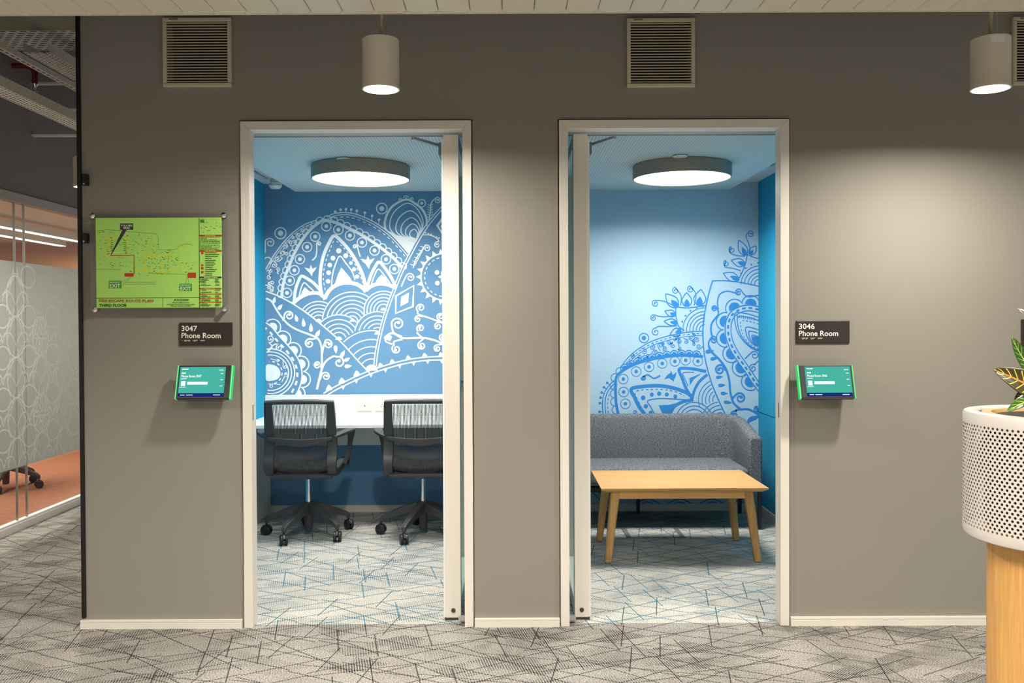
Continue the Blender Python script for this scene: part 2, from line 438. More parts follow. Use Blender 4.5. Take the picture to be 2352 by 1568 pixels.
# ---------------------------------------------------------------- shell
struct(MB().box(X_GLASS, 4.2, -6.5, 0.03, -0.05, 0).box(X_GLASS, X_END, 0.03, 8.5, -0.05, 0).build('floor', CARP1), 'grey patterned carpet of the corridor')
struct(MB().box(xL, xM0, 0.03, YB, -0.05, 0.0).build('floor', CARP2), 'pale carpet with blue lines under the mesh chairs')
struct(MB().box(xM1, xR, 0.03, YB, -0.05, 0.0).build('floor', CARP2), 'pale carpet with blue lines under the coffee table')
w = MB()
GAP = 0.006; zW = zD+GAP                          # open joint between frame and plasterboard
w.box(X_END, d1[0]-GAP, 0, WT, 0, zW).box(d1[1]+GAP, d2[0]-GAP, 0, WT, 0, zW).box(d2[1]+GAP, 4.2, 0, WT, 0, zW)
VENTS = [(372, 40, 531, 198), (1440, 41, 1597, 199), (2328, 38, 2486, 194)]; VFW = 0.017
xprev = X_END
for q in VENTS:                                   # duct openings behind the vents
    va, vb = pix(q[0], q[1], -0.02), pix(q[2], q[3], -0.02)
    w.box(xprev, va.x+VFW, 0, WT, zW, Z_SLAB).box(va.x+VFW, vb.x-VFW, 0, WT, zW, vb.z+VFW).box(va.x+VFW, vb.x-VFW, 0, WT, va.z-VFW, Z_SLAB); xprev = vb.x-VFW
w.box(xprev, 4.2, 0, WT, zW, Z_SLAB)
struct(w.build('wall_front', GREY), 'grey painted wall with two door openings')
struct(MB().box(X_END-0.016, X_END, -0.012, 0.10, 0.047, Z_SLAB).build('trim_1', BLACK), 'black vertical edge strip at the end of the grey wall')
struct(MB().box(X_END, X_END+0.06, WT, YB+0.1, 0, Z_SLAB).build('wall_end', GREY), 'end face of the grey room block')
struct(MB().box(xL-0.06, xL, WT, YB, 0, zC+0.12).build('wall_left', CYAN), 'cyan felt wall of the desk room')
zj = pix(1742, 946, YB).z                         # open joint between the two felt panels
struct(MB().box(xR, xR+0.03, WT, YB, 0, zj-0.003).box(xR, xR+0.03, WT, YB, zj+0.003, zC+0.12).box(xR+0.03, xR+0.06, WT, YB, 0, zC+0.12).build('wall_right', CYAN), 'cyan felt wall of the sofa room')
struct(MB().box(xM0, xM1, WT, YB, 0, zC+0.12).build('wall_middle', mat('room_teal_felt', srgb(64,120,146), 0.9)), 'wall between the two phone rooms')
wb1 = struct(MB().box(xL-0.06, (xM0+xM1)/2, YB, YB+0.08, 0, zC).build('wall_back', BLUE1), 'blue mural wall behind the desk')
wb2 = struct(MB().box((xM0+xM1)/2, xR+0.06, YB, YB+0.08, 0, zC).build('wall_back', BLUE2), 'pale blue mural wall behind the sofa')
# room ceilings: plain border with an open air slot, dropped perforated panel with a white fascia
def perf_mat():
    m = bpy.data.materials.new('perforated_ceiling'); t = nt(m); L = t.links
    o = N(t, 'ShaderNodeOutputMaterial'); p = N(t, 'ShaderNodeBsdfPrincipled'); tc = N(t, 'ShaderNodeTexCoord'); p.inputs['Roughness'].default_value = 0.7
    sx = N(t, 'ShaderNodeSeparateXYZ'); L.new(tc.outputs['Object'], sx.inputs[0])
    def md(op, x, y=None):
        n = N(t, 'ShaderNodeMath', operation=op)
        for i, v in enumerate((x, y)):
            if v is None: continue
            if isinstance(v, (int, float)): n.inputs[i].default_value = v
            else: L.new(v, n.inputs[i])
        return n.outputs[0]
    def cell(s): return md('SUBTRACT', md('FRACT', md('MULTIPLY', s, 1/0.0165)), 0.5)
    u, v = cell(sx.outputs[0]), cell(sx.outputs[1])
    dd = md('SQRT', md('ADD', md('MULTIPLY', u, u), md('MULTIPLY', v, v)))
    hole = md('LESS_THAN', dd, 0.26)
    mx = N(t, 'ShaderNodeMix', data_type='RGBA'); mx.inputs[6].default_value = (*srgb(212,220,218), 1); mx.inputs[7].default_value = (*srgb(150,160,160), 1)
    L.new(hole, mx.inputs[0]); L.new(mx.outputs[2], p.inputs['Base Color']); L.new(p.outputs[0], o.inputs[0]); return m
PERF = perf_mat()
CEILW = mat('room_ceiling_white', srgb(205,214,214), 0.7, var=0.02)
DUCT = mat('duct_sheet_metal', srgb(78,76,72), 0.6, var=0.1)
yF = 0.139*D
for (a, b, pa, pb, sxx, sya, syb, nb) in ((xL, xM0, pix(678, 440, YB).x, xM0-0.002, -850*S, 0.35, 2.12, 'desk room'), (xM1, xR, xM1+0.002, pix(1676, 436, YB).x, 866*S, 0.35, 1.72, 'sofa room')):
    u0, u1 = sxx-0.016, sxx+0.016
    struct(MB().box(a, u0, WT, YB, zC, zC+0.05).box(u1, b, WT, YB, zC, zC+0.05).box(u0, u1, WT, sya, zC, zC+0.05).box(u0, u1, syb, YB, zC, zC+0.05).build('ceiling', CEILW), 'plain ceiling border of the '+nb)
    st = struct(MB().box(pa, pb, yF, YB-0.002, zP, zC-0.001).build('ceiling', PERF), 'dropped perforated ceiling panel of the '+nb)
    s_ = thing('ceiling_fascia', ((pa+pb)/2, yF, zP), 'white fascia board along the front edge of the perforated ceiling in the '+nb, 'fascia', 'white fascia boards inside the door heads')
    MB().box(pa, pb, yF-0.012, yF-0.001, zP, zC-0.002).build('board', mat('fascia_white', srgb(240,240,236), 0.6, var=0.01), s_)
    MB().box(pa, pb, yF-0.014, yF-0.012, zP-0.004, zP+0.002).build('edge_profile', ALU, s_)

# corridor slab, raft of cream planks
struct(MB().box(-9, 4.2, -6.5, 9, Z_SLAB, Z_SLAB+0.1).build('ceiling', SLAB), 'dark concrete slab above the raft')
YR = -0.86
zR = pix(1170, 29, YR).z
raft = struct(MB().box(-4.1, 4.1, -5.2, YR-0.02, zR+0.04, zR+0.055).build('ceiling', RAFT), 'cream linear plank ceiling raft of the corridor')
pw = 72.5*(YR+D)/F_PX
pm = MB(); e = 0.006
prof = [(-pw/2+0.001, 0.036), (-pw/2+0.001, 0.003), (-pw/2+0.004, 0.0), (pw/2-0.004, 0.0), (pw/2-0.001, 0.003), (pw/2-0.001, 0.036)]
pm.loft([[(x, -5.2, z) for x, z in prof], [(x, YR, z) for x, z in prof]])
pl0 = None; x0 = pix(862, 30, YR).x - pw*24 + pw/2
for i in range(48):
    if pl0 is None: pl0 = pm.build('ceiling_plank', RAFT, raft); o = pl0
    else: o = pl0.copy(); C.objects.link(o); o.parent = raft
    o.location = (x0+i*pw, 0, zR)
    b = MB().lathe([(0.001,-0.006),(0.010,-0.0045),(0.014,0.0),(0.014,0.004)], (x0+i*pw-pw/2, YR-0.008, zR+0.001), 12) if i == 0 else None
    if b: bp = b.build('joint_clip', RAFT, raft, smooth=60)
    else:
        q = bp.copy(); C.objects.link(q); q.parent = raft; q.location = (i*pw, 0, 0)
MB().box(-4.1, 4.1, YR, YR+0.006, zR-0.002, zR+0.05).build('edge_lip', RAFT, raft)

# baseboards
def baseboard(name, x0, x1, y, z1, label, th=0.02):
    o = MB().box(x0, x1, y-th, y, 0, z1-0.012).box(x0, x1, y-th*0.75, y, z1-0.012, z1-0.008).box(x0, x1, y-th*0.9, y, z1-0.008, z1).build(name, WHITE)
    return struct(o, label)
zb = pix(1170, 1418, 0).z
baseboard('baseboard_left', X_END-0.02, d1[0]-0.008, 0, zb, 'white baseboard below the fire plan')
baseboard('baseboard_middle', d1[1]+0.006, d2[0]-0.006, 0, zb, 'white baseboard between the two doors')
baseboard('baseboard_right', d2[1]+0.006, 4.2, 0, zb, 'white baseboard beside the planter')
baseboard('baseboard_back', xL, xM0, YB, 0.05, 'white baseboard under the desk', 0.012)
baseboard('baseboard_back', xM1, xR, YB, 0.05, 'white baseboard behind the sofa', 0.012)
struct(MB().box(xR-0.012, xR, WT, YB-0.012, 0, 0.05).build('baseboard_side', WHITE), 'white baseboard along the cyan wall')

# ---------------------------------------------------------------- doors
def door(name, dx, hinge, leafpx, label):
    root = struct_empty(name, ((dx[0]+dx[1])/2, 0, 0), label)
    fw = 20*S; y0, y1 = -0.012, WT+0.004
    for sgn in (0, 1):
        x = dx[sgn]; s = 1 if sgn == 0 else -1
        m = MB(); a, b = x, x+s*fw
        m.add([(a,y0,0),(b,y0,0),(b,y0,zD-fw),(a,y0,zD),(a,y1,0),(b,y1,0),(b,y1,zD-fw),(a,y1,zD)],
              [(0,1,2,3),(7,6,5,4),(0,4,5,1),(1,5,6,2),(2,6,7,3),(3,7,4,0)])
        recalc(m.build('jamb', WHITE, root, bevel=0.0012))
        MB().box(x-s*0.006, x+s*0.001, 0.045, WT, 0, zD+0.006).build('frame_stop', WHITE, root)
    m = MB(); a, b = dx; g = 0.0006
    m.add([(a+fw,y0,zD-fw+g),(b-fw,y0,zD-fw+g),(b-g,y0,zD),(a+g,y0,zD),(a+fw,y1,zD-fw+g),(b-fw,y1,zD-fw+g),(b-g,y1,zD),(a+g,y1,zD)],
          [(0,1,2,3),(7,6,5,4),(0,4,5,1),(1,5,6,2),(2,6,7,3),(3,7,4,0)])
    recalc(m.build('head', WHITE, root, bevel=0.0012))
    MB().box(a, b, 0.045, WT, zD-0.001, zD+0.006).build('frame_stop', WHITE, root)
    # strike plate on the free jamb
    fx = dx[0]+fw if hinge > 0 else dx[1]-fw
    MB().box(fx-0.001, fx+0.001, 0.012, 0.02, 0.93, 1.0).build('strike_plate', PLASTIC, root)
    # leaf, opened into the room
    yl0, yl1 = 0.075, 0.075+0.86
    lx0 = pix(leafpx[0], 860, yl0).x; lx1 = pix(leafpx[1], 860, yl0).x; z0, z1 = 0.012, zD-fw-0.004
    st = 0.055
    leaf = MB().box(lx0, lx1, yl0, yl0+st, z0, z1).box(lx0, lx1, yl1-st, yl1, z0, z1).box(lx0, lx1, yl0+st, yl1-st, z0, z0+0.07).box(lx0, lx1, yl0+st, yl1-st, z1-0.06, z1).build('leaf', WHITE, root, bevel=0.003)
    cxm = (lx0+lx1)/2
    MB().box(cxm-0.005, cxm+0.005, yl0+st, yl1-st, z0+0.07, z1-0.06).build('glass', GLASS, leaf)
    es = lx0 if hinge > 0 else lx1; q = -1 if hinge > 0 else 1
    MB().box(es, es+q*0.010, yl0+0.012, yl0+0.03, z0, z1-0.02).build('gasket', WHITE2, leaf)
    MB().lathe([(0.0001,0),(0.010,0),(0.010,0.004),(0.006,0.005)], (cxm, yl0+0.0005, z0+0.035), 14, 'Y').build('pivot_screw', PLASTIC, leaf, smooth=40)
    MB().box(min(lx0,lx1)-0.004, max(lx0,lx1)+0.004, yl0+0.004, yl0+0.05, 0.0, 0.012).build('pivot_plate', PLASTIC, leaf)
    jx = dx[1]-fw if hinge > 0 else dx[0]+fw
    MB().box(jx, (lx1 if hinge > 0 else lx0), 0.03, 0.068, 0.006, 0.020).box(jx, jx-hinge*0.03, 0.01, 0.03, 0.02, 0.04).build('floor_pivot', ALU, root)
    # overhead closer
    bx = es+q*0.035
    MB().box(es+q*0.001, bx, yl0+0.16, yl0+0.42, z1-0.062, z1-0.005).build('closer_body', mat('closer_grey', srgb(120,140,146), 0.5), leaf)
    far = pix(948 if hinge > 0 else 1412, 297, WT+0.05)
    MB().sweep([(far.x, WT+0.05, z1-0.01), (bx-0.0*q, yl0+0.20, z1-0.012)], 0.02, 0.012, Vector((0,1,0))).build('closer_arm', mat('closer_arm_grey', srgb(150,165,172), 0.4), root)
    # small turn knob on the glass
    MB().lathe([(0.0001,0),(0.012,0),(0.012,0.02),(0.0001,0.022)], (cxm, yl1-0.10, 1.03), 16, 'Z').build('knob', CHROME, leaf, smooth=40)
    return root
door('door_1', d1, 1, (1021, 1056), 'white framed glass door standing open beside the desk room')
door('door_2', d2, -1, (1318, 1351), 'white framed glass door standing open beside the sofa room')
# ---------------------------------------------------------------- printed murals (flat print on the back walls)
def place1(x, y, l):
    p = pix(590+x/3.136, 430+y/3.136, YB-0.001); return (min(max(p.x, xL+0.001), xM0-0.001), YB-0.001-l*3e-6, p.z)
def place2(x, y, l):
    p = pix(1280+x/2.7036, 420+y/2.7036, YB-0.001); return (min(max(p.x, xM1+0.001), xR-0.001), YB-0.001-l*3e-6, p.z)
def offset(path, d):
    P = smooth_path([(p[0],p[1],0) for p in path], 6); out = []
    for i in range(len(P)):
        t = (P[min(len(P)-1,i+1)]-P[max(0,i-1)]).normalized(); out.append((P[i].x-t.y*d, P[i].y+t.x*d))
    return out
def yat(path, x):
    for (a, b) in zip(path, path[1:]):
        if min(a[0],b[0]) <= x <= max(a[0],b[0]) and a[0] != b[0]: return a[1]+(b[1]-a[1])*(x-a[0])/(b[0]-a[0])
    return None
A = Art(place1)
D1 = [(64,748),(160,785),(270,845),(380,920),(460,985),(560,1070),(640,1150),(720,1240),(810,1335)]
D2 = [(1345,140),(1290,195),(1220,285),(1160,380),(1100,490),(1050,590),(1000,710),(955,830),(915,950),(885,1070),(862,1190),(848,1312)]
D3 = [(485,1495),(560,1450),(640,1410),(720,1372),(820,1330),(920,1297),(1020,1268),(1120,1247),(1220,1235),(1345,1230),(1480,1235)]
A.stroke(D1, 10)
A.stroke(offset(D2, 9), 8, smooth=False); A.stroke(offset(D2, -9), 8, smooth=False)
A.stroke(offset(D3, 12), 9, smooth=False); A.stroke(offset(D3, -12), 9, smooth=False)
for x in (520, 612, 720, 890, 975, 1090, 1208, 1325):
    y = yat(D3, x); s = 30 if x < 800 else 24
    A.fill([(x-s*0.75, y-8), (x-4, y-8-s*1.5), (x+s*0.8, y-20)], True)
for x in (620, 715, 820, 925, 1028, 1128, 1230, 1330):
    y = yat(D3, x); A.fill([(x-16, y+10), (x+2, y+40), (x+18, y+2)])
# big petal band with scallops
BL = [(178,795),(186,720),(205,640),(235,560),(275,465),(330,372),(400,290),(478,234)]
BR = [(478,234),(560,252),(650,290),(740,335),(830,390),(910,448),(985,510),(1048,580)]
A.stroke(BL, 21); A.stroke(BR, 21); A.dot(478, 236, 12)
A.scallops(offset(BL, -8), 25, 7, 1, 44); A.scallops(offset(BR, -8), 27, 7, 1, 50)
for x, y in ((500,280),(420,355),(362,430),(310,517),(270,597),(237,672),(217,760),(587,305),(670,347),(757,397),(848,455),(930,518),(990,588)): A.target(x, y, 34, 7, 14)
# outer arcs
OR_ = [(505,215),(550,192),(615,182),(680,186),(760,210),(840,248),(920,300),(985,355),(1045,420),(1100,485)]
A.stroke(OR_, 8); A.stroke(offset(OR_, 16), 6, smooth=False); A.stroke(offset(OR_, 32), 6, smooth=False, dash=(26, 16))
for x, y in ((565,176),(603,161),(642,158),(680,160),(720,169),(778,183),(830,206),(880,234)):
    yy = yat(OR_, x); A.dot(x, y, 10, 12); A.stroke([(x, y), (x-3, yy)], 5, smooth=False)
OL = [(64,592),(100,525),(150,450),(210,375),(280,310),(350,265),(425,238)]
A.stroke(OL, 8); A.stroke(offset(OL, 14), 5, smooth=False); A.stroke(offset(OL, 30), 6, smooth=False, dash=(22, 14))
random.seed(3)
for x, y, r, a in ((330,310,16,20),(300,345,18,200),(262,360,16,60),(235,395,20,240),(275,395,14,100),(205,425,18,30),(180,470,22,200),(215,475,18,90),(150,515,20,300),(125,560,20,40),(150,590,18,210),(100,600,16,120),(90,650,20,30),(110,690,18,220),(85,720,16,80),(105,740,14,0),(85,690,12,180)):
    A.curl(x, y, r, a, random.choice((-1.1, 1.1)), 7, [(x+r*1.9*math.cos(R(a+70)), y-r*1.9*math.sin(R(a+70)))])
A.target(170, 330, 40, 8, 20)
A.curl(95, 400, 36, 160, -1.3, 9, [(60,470)])
A.ring(78, 530, 26, 8, -60, 150)
# central petals
A.stroke([(470,790),(456,700),(458,610),(478,500),(515,410),(556,350),(610,390),(670,460),(725,550),(765,640),(788,745)], 24)
A.stroke([(492,740),(478,640),(495,540),(530,440),(560,385),(610,420),(660,480),(710,560),(750,650),(770,700)], 6, dash=(20, 15))
for x, y, r in ((590,457,19),(640,492,18),(548,510,17),(677,545,13),(525,560,17),(700,590,15),(517,615,17),(722,643,15),(513,677,17)): A.dot(x, y, r)
A.stroke([(538,715),(545,630),(566,556),(598,496),(640,545),(685,605),(708,668)], 9)
A.fill([(560,700),(585,625),(608,578),(640,612),(675,655),(690,690),(630,690)])
A.stroke([(268,825),(278,740),(300,675),(322,640),(370,662),(420,700),(470,760)], 22)
A.stroke([(302,800),(316,735),(340,688),(375,715),(408,745)], 9); A.fill([(308,800),(322,755),(345,718),(372,742),(395,762)])
A.stroke([(788,745),(815,650),(845,585),(880,538),(925,585),(965,645),(1000,715)], 22)
A.stroke([(820,715),(845,640),(875,590),(915,630),(965,700)], 9); A.fill([(845,705),(870,655),(900,628),(930,660),(955,705)])
A.stroke([(258,838),(310,795),(375,765),(440,762),(478,785),(492,808)], 26)
A.stroke([(490,800),(520,745),(570,705),(630,688),(700,692),(750,715),(786,750)], 28)
A.stroke([(784,745),(820,715),(870,696),(930,698),(998,722)], 26)
for cx, cy, s in ((388,600,1.0),(798,540,1.15)):
    for dx, an in ((-26,150),(4,92),(30,40)): A.drop(cx+dx*s*0.6, cy-10*s+abs(dx)*0.2, 58*s, 22*s, an)
    A.fill([(cx-20*s, cy), (cx+22*s, cy-6), (cx+8*s, cy+42*s)])
A.curl(448, 408, 18, 180, -1.0, 10, [(398,526),(424,500),(432,450)]); A.curl(706, 428, 18, 0, 1.0, 10, [(745,500),(735,470)])
# scale fans
fans = [(445,968,160,[22,48,72,97,122,146]),(686,968,215,[18,42,70,98,126,154,184,214]),(912,888,140,[22,46,70,94,118,140]),
        (590,1098,182,[24,54,84,114,146,180]),(868,1060,165,[22,50,78,106,134,164]),(826,1320,300,[44,84,126,172,224,288])]
def inside(x, y):
    a = yat(D1, x); 
    if a is not None and y > a-4: return False
    for (p, q) in zip(D2, D2[1:]):
        if q[1] >= y >= p[1]:
            xx = p[0]+(q[0]-p[0])*(y-p[1])/(q[1]-p[1])
            return x < xx-12
    return y < 1300
for i, (cx, cy, rm, rs) in enumerate(fans):
    later = [f for f in fans[i+1:]]
    def ok(x, y, later=later, i=i):
        if not inside(x, y): return False
        if i < 3 and y < 700: return False
        return all((x-f[0])**2+(y-f[1])**2 > f[2]**2 or y > f[1]+6 for f in later)
    for j, r in enumerate(rs):
        if j == 0:
            A.fill([(cx+r*math.cos(R(t)), cy-r*math.sin(R(t))) for t in range(0, 181, 12)]); continue
        A.ring(cx, cy, r, 8, -12, 192, 60, clip=ok)
# lower left medallion and vine
MO = [(66,975),(110,1010),(165,1075),(230,1145),(285,1215),(318,1290),(325,1370),(308,1440),(280,1496)]
A.stroke(MO, 10); A.stroke(offset(MO, 34), 15, smooth=False, dash=(34, 26))
A.scallops(offset(MO, -4), 58, 9, 1, 112, solid=34)
A.fill([(66,1285),(115,1278),(155,1300),(170,1340),(155,1375),(115,1392),(66,1385)], True)
for r, w, d in ((82,9,(24,16)),(128,8,None),(150,8,None),(172,9,None)):
    A.ring(100, 1335, r, w, -100, 100, 40, dash=d)
A.curl(205,1290,16,180,1,6,[(190,1240)]); A.curl(215,1350,18,90,1,6,[(180,1400)]); A.curl(150,1250,14,0,1,6,[(100,1235)]); A.curl(100,1430,16,90,-1,6,[(170,1420)])
A.curl(95,1090,28,250,1.2,9,[(70,1190),(110,1150)]); A.curl(162,1155,26,100,1.2,9,[(80,1180),(120,1135)])
A.stroke([(66,800),(105,820),(135,870),(175,930),(230,990),(300,1030),(380,1060),(440,1090),(465,1150),(468,1220),(470,1290)], 14)
A.curl(232,925,36,200,-1.35,13,[(185,960)]); A.curl(380,1125,36,60,1.3,13,[(435,1085)]); A.curl(512,1130,34,120,-1.3,13,[(470,1200),(480,1150)])
A.stroke([(432,1455),(450,1380),(470,1300)], 16); A.curl(590,1260,42,110,-1.1,15,[(470,1300),(500,1250),(550,1218)])
A.curl(497,1362,30,120,-1.25,12,[(452,1390),(470,1345)]); A.curl(436,1282,26,70,1.2,12,[(470,1310)])
for x, y, l, wd, an in ((125,812,46,24,75),(168,862,46,26,50),(284,942,50,24,105),(336,975,58,26,95),(390,1012,58,26,90),(440,1050,52,26,60),(568,1166,56,26,-85),(618,1200,54,26,60),(650,1240,44,24,30),(656,1288,50,26,5)): A.drop(x, y, l, wd, an)
# top right onion
A.stroke([(925,300),(922,250),(940,190),(985,130),(1075,88),(1145,120),(1195,165),(1222,225),(1222,280)], 16)
A.stroke([(925,295),(960,330),(1040,360),(1140,405)], 10)
for k in (1.0, 0.78, 0.58, 0.40, 0.24):
    cx, cy = 1140, 350; pts = [(1140,400),(1010,350),(958,290),(975,200),(1030,140),(1090,115),(1150,150),(1195,230),(1190,300)]
    A.stroke([(cx+(x-cx)*k+ (0 if k == 1 else 4), cy+(y-cy)*k+12*(1-k)) for x, y in pts]+[(1145,392)], 8)
A.fill([(945,312),(1040,362),(1138,402),(1092,482),(1060,430),(1010,375)])
for x, y, r in ((1035,95,13),(1075,76,16),(1115,88,13)): A.ring(x, y, r, 6, 0, 180, 12); A.dot(x, y-2, 5, 10)
A.target(900, 153, 38, 8, 18); A.target(1188, 115, 27, 7, 11)
A.curl(1300, 95, 24, 100, -1.2, 9, [(1240,232),(1250,170),(1258,110)])
for i in range(6): y = 130+i*18; A.stroke([(1230, y-8), (1250, y+4), (1268, y-10)], 5, smooth=False)
# right: sun, diamond, curls
A.ring(1350, 645, 168, 11); A.ring(1350, 645, 142, 7, dash=(22, 15))
for i in range(22):
    a = 2*math.pi*i/22; c, s = math.cos(a), math.sin(a)
    A.fill([(1350+168*c-18*s, 645+168*s+18*c), (1350+206*c, 645+206*s), (1350+168*c+18*s, 645+168*s-18*c)])
for dx, dy in ((-53,-32),(-50,45),(30,-50),(50,35)): A.dot(1350+dx, 645+dy, 17)
for k in range(6): A.drop(1350+26*math.cos(k*math.pi/3), 645+26*math.sin(k*math.pi/3), 36, 22, -k*60)
A.stroke([(1002,782),(1130,708),(1124,858),(1000,908)], 15, closed=True, smooth=False); A.fill([(1040,788),(1096,757),(1090,830),(1034,858)])
A.fill([(1290,275),(1345,200),(1345,225),(1310,280),(1345,330),(1345,355)]); A.stroke([(1345,250),(1325,282),(1345,312)], 8, smooth=False)
A.curl(1300, 415, 24, 60, 1.2, 9, [(1195,342),(1250,345),(1300,370)]); A.curl(1225, 440, 26, 120, -1.2, 9, [(1125,580),(1145,520),(1190,450)])
for i in range(6): x = 1130+i*14; y = 560-i*26; A.stroke([(x-24, y-6), (x+4, y+4), (x+20, y-18)], 6, smooth=False)
for x in (1215,1235,1255,1275,1295,1312): A.dot(x, 335+(x-1215)*0.3-(8 if x < 1260 else 0), 6, 10)
A.curl(1105, 650, 30, 110, -1.2, 10, [(1040,715),(1060,670),(1080,632)])
A.stroke([(920,1082),(975,1050),(1050,1085),(1130,1085),(1210,1085),(1290,1105),(1350,1130),(1420,1140)], 15)
A.curl(1015, 985, 46, 170, -1.3, 14, [(1045,1075),(985,1045)]); A.curl(1005, 1165, 34, 120, 1.3, 13, [(1050,1095),(990,1110)])
A.stroke([(925,1080),(930,1110),(975,1130)], 12); A.fill([(912,1085),(950,1058),(975,1075),(960,1110)])
A.curl(1180, 868, 32, 230, -1.3, 12, [(1320,970),(1240,940),(1165,915)]); A.curl(1160, 950, 26, 60, 1.2, 11, [(1220,930)]); A.curl(1180, 1015, 30, 240, -1.3, 12, [(1195,1085),(1155,1050)])
A.curl(1188, 1140, 30, 130, 1.3, 12, [(1200,1090)]); A.curl(1322, 930, 26, 220, -1.3, 11, [(1340,980)]); A.curl(1305, 1000, 28, 70, 1.3, 11, [(1340,975)]); A.curl(1340, 1080, 26, 200, -1.3, 11, [(1350,1130)]); A.curl(1300, 1160, 26, 100, 1.3, 11, [(1345,1130)])
m1 = A.mb.build('mural_print', PRINTW, wb1); m1['label'] = 'white line mandala print on the blue wall'

B = Art(place2)
# sofa room mural
LB = [(965,607),(940,690),(915,810),(905,900),(906,990),(918,1090),(945,1200),(985,1310),(1040,1430),(1100,1540)]
B.stroke(LB, 8); B.stroke([(962,608),(1050,607),(1150,620),(1255,642)], 7)
UB = [(398,1142),(430,1095),(490,1040),(570,990),(660,957),(760,934),(830,924),(902,920)]
B.stroke(UB, 6); B.stroke(offset(UB, 14), 5, smooth=False, dash=(18, 11)); B.stroke(offset(UB, 26), 4, smooth=False)
BB = [(378,1432),(366,1370),(362,1290),(366,1210),(400,1170),(470,1130),(560,1100),(660,1080),(770,1070),(905,1077)]
B.stroke(BB, 17)
B.scallops(offset(BB[:5], -6), 26, 5, 1, 50); B.scallops(offset(BB[4:], -6), 26, 6, 1, 46, solid=17)
for x, y in ((410,1217),(412,1297),(423,1370),(490,1170),(570,1141),(652,1120),(730,1107),(797,1100),(873,1106)): B.target(x, y, 30, 4, 11)
B.target(538, 962, 29, 6, 14)
OLB = [(285,1432),(280,1370),(290,1310),(315,1265),(352,1225)]
B.stroke(OLB, 6); B.stroke(offset(OLB, 16), 6, smooth=False); B.stroke(offset(OLB, 32), 5, smooth=False, dash=(16, 10))
for x, y, tx, ty in ((310,1240,330,1255),(290,1268,310,1280),(275,1300,295,1308),(268,1332,286,1336),(264,1366,283,1368),(262,1420,286,1418)):
    B.dot(x, y, 8, 10); B.stroke([(x,y),(tx,ty)], 4, smooth=False)
random.seed(5)
for x, y, r, a in ((470,1080,14,30),(510,1075,12,200),(540,1048,16,60),(560,1070,12,240),(590,1020,16,20),(610,1050,14,120),(640,1010,16,200),(665,1030,14,60),(690,990,14,300),(720,1010,16,100),(755,985,14,20),(760,1025,12,200),(800,985,14,60),(830,960,14,240),(865,975,16,120),(880,1015,16,300),(850,1000,12,60),(730,975,10,0),(655,1000,10,90),(745,960,10,30),(848,945,10,60)):
    B.curl(x, y, r, a, random.choice((-1.1, 1.1)), 5, [(x+r*1.9*math.cos(R(a+70)), y-r*1.9*math.sin(R(a+70)))])
for x, y in ((655,995),(752,968),(848,940)): B.dot(x, y, 8, 10); B.stroke([(x,y),(x+4,y+50)], 5, smooth=False)
B.stroke([(545,1436),(510,1390),(480,1330),(460,1278),(540,1262),(630,1258),(720,1272),(800,1300),(842,1332)], 21, smooth=True)
B.stroke([(540,1425),(505,1355),(485,1295),(570,1282),(660,1282),(740,1297),(790,1320)], 5, dash=(18, 12))
for x, y, r in ((533,1333,14),(587,1313,12),(633,1307,13),(680,1312,12),(733,1325,12),(550,1385,13),(580,1425,12)): B.dot(x, y, r)
B.stroke([(605,1434),(580,1390),(562,1352),(630,1338),(720,1340),(800,1345)], 6)
B.fill([(655,1434),(630,1380),(690,1378),(745,1366),(712,1432)])
B.stroke([(690,1432),(730,1385),(780,1358),(845,1345)], 18); B.stroke([(838,1340),(850,1290),(880,1235),(932,1188)], 16)
B.stroke([(836,1335),(800,1275),(775,1210),(758,1155),(830,1152),(925,1170)], 18)
B.stroke([(812,1260),(790,1210),(782,1178),(850,1175)], 5); B.fill([(822,1256),(820,1212),(895,1182),(850,1215)])
B.curl(536, 1208, 16, 200, 1.1, 9, [(640,1195),(600,1212),(560,1190)])
for dx, an in ((-26,215),(0,95),(24,60)): B.drop(708+dx*0.7, 1195+abs(dx)*0.2, 52, 20, an)
B.fill([(690,1205),(722,1195),(725,1232)])
for i, r in enumerate((40, 62, 84, 106, 128)): B.ring(1005, 1345, r, 5, 95, 200, 24, clip=lambda x, y: x < yat([(p[1],p[0]) for p in LB], y)-6 if yat([(p[1],p[0]) for p in LB], y) else False)
for i, r in enumerate((70, 92, 114)): B.ring(850, 1475, r, 5, 20, 160, 24)
for r in (30, 52, 74, 98, 120): B.ring(1015, 1478, r, 5, 80, 175, 20, clip=lambda x, y: x < yat([(p[1],p[0]) for p in LB], y)-6 if yat([(p[1],p[0]) for p in LB], y) else False)
B.curl(482, 1425, 14, 0, 1, 5)
# paisley
PO = [(1255,768),(1190,757),(1130,768),(1078,800),(1050,850),(1042,910),(1050,970),(1075,1035),(1115,1100),(1165,1170),(1210,1240),(1255,1300)]
B.stroke(PO, 7); B.stroke(offset(PO, -36), 6, smooth=False); B.stroke(offset(PO, -18), 12, smooth=False, dash=(24, 17))
B.scallops(offset(PO, 4), 56, 6, -1, 104, solid=36)
for k in (1.0, 0.87, 0.72, 0.5, 0.36, 0.22):
    cx, cy = 1238, 985; pts = [(1255,835),(1180,812),(1105,808),(1106,880),(1130,945),(1175,1000),(1215,1030),(1255,1045)]
    B.stroke([(cx+(x-cx)*k, cy+(y-cy)*k) for x, y in pts], 6 if k != 0.72 else 5, dash=(14,9) if k == 0.72 else None)
B.fill([(1255,950),(1212,955),(1215,985),(1235,1005),(1255,1010)])
for i in range(9): B.stroke([(1118+i*13, 818+i*2), (1116+i*13, 836+i*2)], 5, smooth=False)
